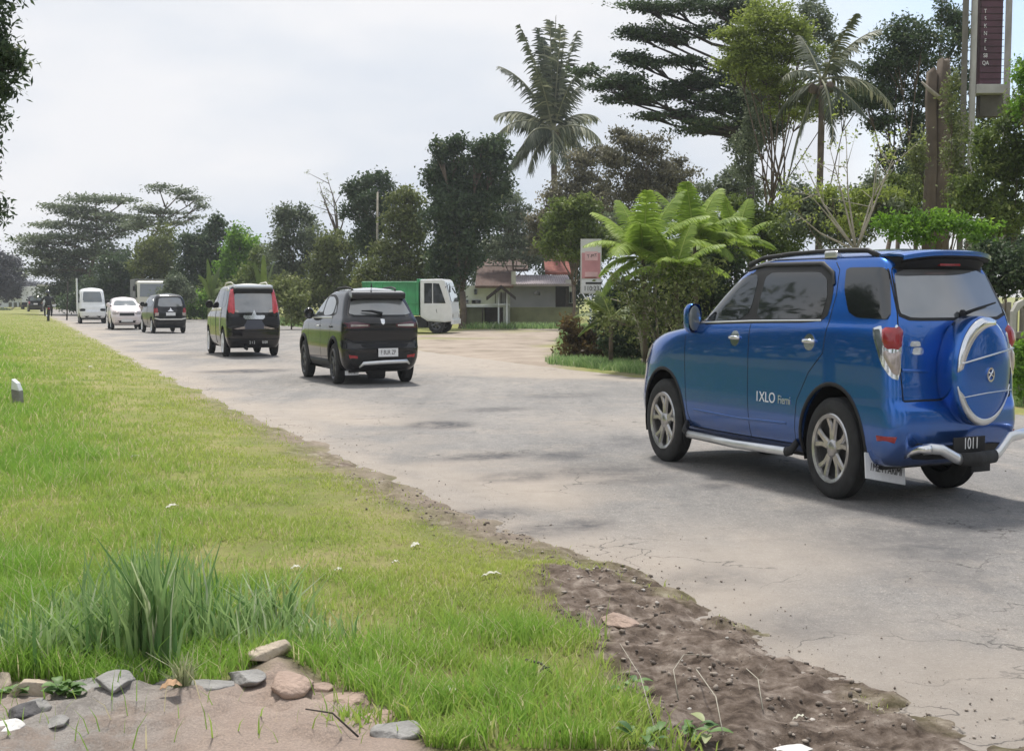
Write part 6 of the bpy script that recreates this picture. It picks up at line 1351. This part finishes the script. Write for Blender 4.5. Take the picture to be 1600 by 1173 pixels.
M['stone_beige'] = pm('beige stone', (.42, .35, .27), .9, 0, 0, .25, 6, .7, 40)
M['stone_grey'] = pm('grey stone', (.26, .25, .235), .9, 0, 0, .25, 7, .7, 40)
M['stone_dark'] = pm('dark grey stone', (.09, .085, .085), .85, 0, 0, .3, 7, .6, 40)
M['stone_pink'] = pm('pinkish earth stone', (.34, .25, .20), .95, 0, 0, .22, 6, .8, 40)
M['mortar'] = pm('broken white mortar', (.62, .60, .57), .9, 0, 0, .15, 9, .6, 50)
for a in ((48, 1092, 44, 26, 'stone_beige', 'beige boulder among weeds by the slab corner', 1), (38, 1132, 32, 22, 'stone_dark', 'dark wet looking stone below the beige boulder', 2), (12, 1166, 30, 16, 'mortar', 'white lump of mortar below the dark stone', 3),
          (140, 1088, 56, 12, 'stone_grey', 'flat grey stone between boulder and tall grass tuft', 4), (330, 1090, 46, 9, 'stone_grey', 'flat pale grey stone behind the dry grass tuft', 5), (425, 1044, 34, 24, 'stone_beige', 'rounded beige stone topping the reddish earth', 6),
          (452, 1086, 46, 20, 'stone_pink', 'pinkish stone just below the rounded beige one', 7), (205, 1060, 34, 22, 'stone_grey', 'grey upright stone at the root of the tall tuft', 8), (620, 1162, 34, 18, 'stone_grey', 'mossy grey stone at the end of the bare slab', 9),
          (548, 1102, 44, 16, 'stone_pink', 'low pinkish slab stone next to the verge grass', 10), (262, 1080, 34, 12, 'stone_dark', 'small dark stone in the shade beneath weeds', 11), (90, 1150, 22, 10, 'stone_grey', 'little grey stone between white mortar and slab', 12), (62, 1122, 26, 14, 'stone_grey', 'grey wedge of stone wedged under the beige boulder', 15), (185, 1108, 40, 11, 'stone_grey', 'long grey stone edging the slab under the tufts', 16), (380, 1078, 34, 16, 'stone_grey', 'cracked grey stone between pale flat stone and reddish earth', 17), (500, 1088, 30, 13, 'stone_pink', 'jagged earthy stone on the reddish slope', 18), (590, 1130, 36, 14, 'stone_pink', 'earthy stone where the slab meets the verge grass', 19), (0, 1080, 26, 18, 'stone_beige', 'half seen beige stone at the outer end of the row', 20), (962, 975, 30, 14, 'stone_pink', 'flat pale clod on the dug soil', 13), (1240, 1160, 30, 9, 'mortar', 'crumbled white chunk on the dark soil', 14)):
    rock(a[0], a[1], a[2], a[3], M[a[4]], a[5], a[6], rz=a[6]*.7, depth=.8)
# marker stone standing in the verge
g = G(28, 636, .05); s = g[1]/FPX; ms = empty('marker_stone', (g[0], g[1], gz(g[0], g[1]))); tag(ms, 'small leaning marker stone with a white painted top in the grass', 'marker')
MB().prism([(-6*s, -.05), (7*s, -.05), (6*s, 22*s), (-7*s, 25*s)], 'y', -.06, .06).build('shaft', M['stone_grey'], ms, bevel=.008)
MB().prism([(-7*s, 25*s), (6*s, 22*s), (2*s, 34*s), (-6*s, 41*s)], 'y', -.058, .058).build('cap', M['white_paint'], ms, bevel=.008)
# pebbles and crumbs of soil and asphalt
def scatter_mesh(name, pts, rad, mat, seed, squash=.7):
    bm = bmesh.new(); bmesh.ops.create_icosphere(bm, subdivisions=1, radius=1); B0 = np.array([v.co[:] for v in bm.verts]); F0 = np.array([[v.index for v in f.verts] for f in bm.faces]); bm.free()
    r = np.random.default_rng(seed); n = len(pts); S = rad[:, None, None]*r.uniform(.6, 1.3, (n, 1, 3))*np.array([1, 1, squash]); D_ = r.uniform(.55, 1.35, (n, len(B0), 1))
    an = r.uniform(0, 6.28, n); ca, sa = np.cos(an)[:, None], np.sin(an)[:, None]
    V = B0[None]*D_*S; V = np.stack([V[..., 0]*ca-V[..., 1]*sa, V[..., 0]*sa+V[..., 1]*ca, V[..., 2]], -1)+pts[:, None, :]
    F = F0[None]+(np.arange(n)*len(B0))[:, None, None]
    return quads(name, V.reshape(-1, 3), F.reshape(-1, 3), mat, nper=3, col=np.repeat(r.random(n), len(B0)))
pebm, t, b = newmat('mixed pebbles and crumbs'); t.links.new(ramp(t, attr(t, 'tint'), [(0, (.08, .065, .054)), (.6, (.24, .20, .165)), (.93, (.36, .31, .26)), (1, (.5, .47, .43))]), b.inputs['Base Color']); b.inputs['Roughness'].default_value = .95
r = np.random.default_rng(11)
x = r.uniform(-2.5, 2.6, 60000); y = r.uniform(3.2, 9, 60000); d = poly_sdist(EL, x, y); k = r.random(60000) < .8*dirt_f(x, y, d)**1.3*sstep(.25, .7, vnoise(x, y, .25, 71)); x, y = x[k], y[k]
rad = .0018+.012*r.random(len(x))**7; z = ground_h(x, y)
o = scatter_mesh('soil_crumbs', np.stack([x, y, z+rad*.3], 1), rad, pebm, 12); tag(o, 'dark loose clods and grit along the broken road edge', kind='stuff')
x = r.uniform(-9, 6, 60000); y = 3.3+r.random(60000)**1.8*18; d = poly_sdist(EL, x, y); k = (d < .1) & (d > -9) & (r.random(60000) < .05+.95*np.exp(-((d+.05)/.30)**2)); x, y = x[k], y[k]
rad = .0015+.0055*r.random(len(x))**7; o = scatter_mesh('gravel', np.stack([x, y, np.full(len(x), .006)+rad*.2], 1), rad, pebm, 13); tag(o, 'fine loose grit scattered on the dusty asphalt', kind='stuff')
# weeds
def tuft(px, py, n, hpx, wpx, spread, label, mat, tint, seed, lean=.35, name='grass_tuft', cat='grass tuft', curve=.6, group=None):
    g = G(px, py, .05); s = g[1]/FPX; r = np.random.default_rng(seed); z0 = gz(g[0], g[1])
    P = np.stack([r.normal(size=n)*spread*s, r.normal(size=n)*spread*s*.7, np.full(n, -.01)], 1); P[:, :2] *= np.minimum(1, 2.2*spread*s/np.maximum(np.hypot(P[:, 0], P[:, 1]), 1e-6))[:, None]
    o = blades(name, P, hpx*s*r.uniform(.35, 1.05, n), wpx*s*r.uniform(.7, 1.3, n), r.uniform(.05, 1, n)*lean, np.clip(tint+.3*r.normal(size=n), 0, 1), mat, seed, curve)
    o.location = (g[0], g[1], z0); return tag(o, label, cat, group)
tm = leafmat('tall grass blades', (.13, .25, .08), (.40, .54, .22), (.60, .64, .44), .5, .35)
dm = leafmat('dry grass blades', (.20, .26, .10), (.40, .42, .24), (.6, .56, .40), .6, .35)
for i, a in enumerate(((232, 1050, 120, 260, 7.5, 24, 'tallest dark green grass tuft by the slab edge', tm, .3, .35), (285, 1010, 80, 190, 6, 28, 'tall tuft just behind the tallest one', tm, .45, .35), (175, 1035, 130, 150, 6, 26, 'bushy green tuft between tallest tuft and boulder', tm, .4, .5),
      (90, 1050, 120, 130, 6, 34, 'leaning green tuft behind the beige boulder', tm, .45, .8), (20, 1040, 100, 110, 6, 34, 'green tuft behind the beige boulder, at its outer side', tm, .5, .7), (350, 1015, 120, 120, 4.5, 34, 'arching pale green tuft behind the rounded beige stone', tm, .55, .8), (420, 985, 170, 110, 5, 34, 'soft green tuft above the rounded beige stone', tm, .55, .8),
      (120, 985, 130, 95, 5, 40, 'low wide tuft behind the bushy one', tm, .6, .6), (480, 1010, 120, 70, 4.5, 34, 'short tuft on the verge past the rounded beige stone', tm, .6, .7), (285, 1098, 70, 80, 3.5, 9, 'dry straw coloured tuft rooted in the slab crack', dm, .6, .9), (240, 960, 150, 130, 5, 50, 'hazy green tuft standing farthest back of the tall group', tm, .45, .4),
      (680, 1120, 130, 65, 4, 46, 'fresh green tuft in the verge below the dug soil', gmat, .25, .8), (800, 1080, 120, 70, 4, 34, 'upright fresh tuft in the middle of the verge', gmat, .2, .7), (860, 1150, 150, 75, 4, 50, 'dense fresh tuft beside the snapped twigs', gmat, .25, .8), (560, 1140, 110, 55, 4, 34, 'small tuft overhanging the slab side', gmat, .3, .8), (960, 1130, 90, 60, 3.5, 36, 'sparse tuft at the margin of the dug soil', gmat, .45, .9), (1050, 1165, 70, 50, 4, 34, 'tuft on the dug soil beside the bent stalk', gmat, .4, .9),
      (800, 1000, 80, 50, 3, 20, 'small tuft just below the grey patch of soil', gmat, .3, .6))):
    tuft(*a[:8], a[8], 100+i, a[9])
def broadleaf(px, py, n, lpx, label, mat, seed, up=.5, asp=.55, name='weed', spread=4):
    g = G(px, py, .05); s = g[1]/FPX; r = np.random.default_rng(seed); V = []; F = []; T = []
    root = empty(name, (g[0], g[1], gz(g[0], g[1])-.003)); tag(root, label, 'weed'); m = MB()
    for i in range(n):
        a = i*2.4+r.normal()*.2; el = up*r.uniform(.4, 1.5); L = lpx*s*r.uniform(.6, 1.1); d = np.array([math.cos(a)*math.cos(el), math.sin(a)*math.cos(el), math.sin(el)]); b0 = r.normal(size=3)*spread*s*np.array([1, 1, 0])+np.array([0, 0, spread*s*r.random()*1.5])
        sd_ = np.array([-math.sin(a), math.cos(a), 0]); p = b0+d*L*.25; m.tube([b0-[0, 0, .02], p], [.0012, .0009], 4); o = len(V); k = 5
        for j in range(k+1):
            f = j/k; w = L*asp*.5*math.sin(math.pi*(f*.92+.04))**.8; c = p+d*L*f+np.array([0, 0, -L*.35*f*f]); up_ = np.array([0, 0, w*.35]); V += [c-sd_*w+up_, c, c+sd_*w+up_]
        F += [(o+j*3+q, o+j*3+q+1, o+j*3+4+q, o+j*3+3+q) for j in range(k) for q in (0, 1)]; T += [np.clip(.5+.25*r.normal(), 0, 1)]*(3*k+3)
    quads('foliage', V, F, mat, root, col=T); m.build('stem', M['bark_green'], root, True)
wm = leafmat('soft weed leaves', (.05, .12, .03), (.16, .27, .07), (.34, .38, .18), .5, .3)
broadleaf(102, 1108, 26, 30, 'leafy round weed growing over the slab corner', wm, 1, .5, .8, spread=9)
broadleaf(150, 1050, 16, 34, 'small leafed weed between the tufts and flat grey stone', wm, 2, .7, .5, spread=12)
broadleaf(60, 1020, 14, 40, 'broad leafed weed deep in the green tufts', wm, 3, .8, .45, spread=14)
broadleaf(1085, 1150, 16, 38, 'low leafy weed on the dug soil below the bent stalk', wm, 4, .4, .45, spread=14)
broadleaf(1010, 1168, 12, 40, 'leafy weed at the very foot of the dug soil', wm, 5, .5, .4, spread=14)
broadleaf(985, 1075, 10, 26, 'greyish weed on the upper dug soil', wm, 6, .4, .5, spread=10)
broadleaf(20, 1100, 10, 26, 'yellowish mossy weed beside the dark stone', wm, 7, .4, .7, spread=8)
# fallen leaf, twigs, litter
def flat_leaf(px, py, lpx, wpx, rz, mat, label, cat='leaf', group=None, name='fallen_leaf', z=.012):
    g = G(px, py, .05); s = g[1]/FPX; V = []; k = 8
    for j in range(k+1):
        f = j/k; w = wpx*s*.5*(math.sin(math.pi*(f*.94+.03))**.7); x = (f-.5)*lpx*s; zz = .012*math.sin(f*3)+.004*math.sin(j*2.3)
        V += [(x, -w, zz+w*.3), (x, 0, zz), (x, w, zz+w*.25)]
    F = [(j*3+q, j*3+q+1, j*3+4+q, j*3+3+q) for j in range(k) for q in (0, 1)]
    n = len(V); V2 = V+[(a, b_, c-.0015) for a, b_, c in V]; F2 = F+[tuple(q+n for q in f[::-1]) for f in F]
    o = quads(name, V2, F2, mat, smooth=True); o.location = (g[0], g[1], gz(g[0], g[1])+z); o.rotation_euler = (.15, -.1, rz); return tag(o, label, cat, group)
M['dead_leaf'] = pm('dead brown leaf', (.36, .22, .12), .8, 0, 0, .3, 40)
M['scrap'] = pm('sun bleached litter', (.50, .49, .40), .8, 0, 0, .2, 20)
flat_leaf(268, 1117, 34, 24, .3, M['dead_leaf'], 'curled brown dead leaf lying on the bare slab', z=.03)
for i, (px, py, l, w, rz) in enumerate(((140, 577, 9, 6, .2), (210, 718, 20, 9, .1), (269, 799, 22, 9, .6), (650, 858, 18, 12, .5), (768, 914, 32, 9, .1), (462, 897, 18, 9, .2), (705, 1098, 30, 16, .4), (529, 903, 16, 8, -.2), (1250, 1110, 24, 6, .1), (618, 887, 14, 6, .0))):
    flat_leaf(px, py, l, w, rz, M['scrap'], 'small sun bleached scrap lying loose on the verge', 'litter', 'bleached scraps on the verge', 'litter_scrap')
for i, (pts, w, mt, lb) in enumerate((([(822, 1050, .03), (845, 1060, .04), (862, 1068, .02)], 5, 'bark_dark', 'short dark snapped twig lying in the verge'), ([(828, 1082, .02), (850, 1068, .04), (858, 1062, .03)], 4, 'bark_dark', 'second dark twig crossing the snapped one'),
        ([(1088, 1058, .02), (1098, 1085, .06), (1118, 1130, .10), (1130, 1165, .04)], 2.2, 'bark_pale', 'long bent pale stalk arching over the dug soil'), ([(1192, 1108, .01), (1184, 1080, .04), (1166, 1068, .05)], 2.2, 'bark_pale', 'pale forked twig standing in the dark soil'), ([(1030, 1170, .0), (1000, 1110, .10), (968, 1080, .16)], 2, 'bark_pale', 'thin pale stalk leaning in the leafy weeds'),
        ([(1060, 1090, .0), (1052, 1070, .05), (1068, 1052, .07), (1085, 1050, .07)], 1.8, 'bark_pale', 'small pale curled stalk on the dug soil'), ([(560, 1172, .0), (520, 1160, .02), (478, 1158, .03)], 3.5, 'bark_dark', 'dark stick half buried at the slab'))):
    P = [G(x, y, .05) for x, y, z in pts]; o0 = P[0].copy(); o0[2] = gz(o0[0], o0[1]); q = [np.array([p[0], p[1], gz(p[0], p[1])+z+.008])-o0 for p, (_, _, z) in zip(P, pts)]; s = o0[1]/FPX
    m = MB().tube(q, [w*.5*s*(1-.5*j/len(q)) for j in range(len(q))], 6)
    if 'forked' in lb: m.tube([q[1], q[1]+np.array([.03, .0, .05])], [w*.35*s, w*.12*s], 5)
    o = m.build('twig', M[mt], None, True); o.location = tuple(o0); tag(o, lb, 'twig')
# low growth along the foot of the far roadside vegetation
r = np.random.default_rng(77)
pts = []
for (x0, y0, x1, y1, wd, n) in ((1010, 588, 850, 570, 1.4, 9000), (1600, 640, 1010, 588, 1.2, 9000), (470, 512, 290, 495, 2.5, 6000), (860, 572, 880, 520, 1.5, 3000), (905, 514, 720, 515, 1.0, 1600)):
    a, b2 = G(x0, y0), G(x1, y1); f = r.random(n); q = a+(b2-a)*f[:, None]; q[:, 0] += np.abs(r.normal(size=n))*wd*.9*.6; q[:, 1] += np.abs(r.normal(size=n))*wd*.5*.8; pts.append(q)
P = np.concatenate(pts); P[:, 2] = ground_h(P[:, 0], P[:, 1])-.01; n = len(P); sc_ = P[:, 1]/22
go2 = blades('verge_grass', P, r.uniform(.05, .20, n)*np.clip(sc_, .7, 2), .014*sc_*r.uniform(.6, 1.4, n), r.uniform(.1, .8, n), np.clip(.45+.25*r.normal(size=n), 0, 1), tm, 9)
tag(go2, 'rough grass at the foot of the trees along the far side', kind='stuff')
# ------------------------------------------------------------ the hazy air
hm_ = bpy.data.materials.new('pale humid air'); hm_.use_nodes = True; t = hm_.node_tree; t.nodes.clear()
pv = t.nodes.new('ShaderNodeVolumePrincipled'); pv.inputs['Color'].default_value = (.86, .90, .95, 1); pv.inputs['Density'].default_value = .0007; pv.inputs['Anisotropy'].default_value = .2
out_ = t.nodes.new('ShaderNodeOutputMaterial'); t.links.new(pv.outputs[0], out_.inputs['Volume'])
hz = MB().box((-20, 115, 24), (300, 290, 52)).build('haze', hm_); tag(hz, kind='stuff')
SC.cycles.volume_bounces = 0
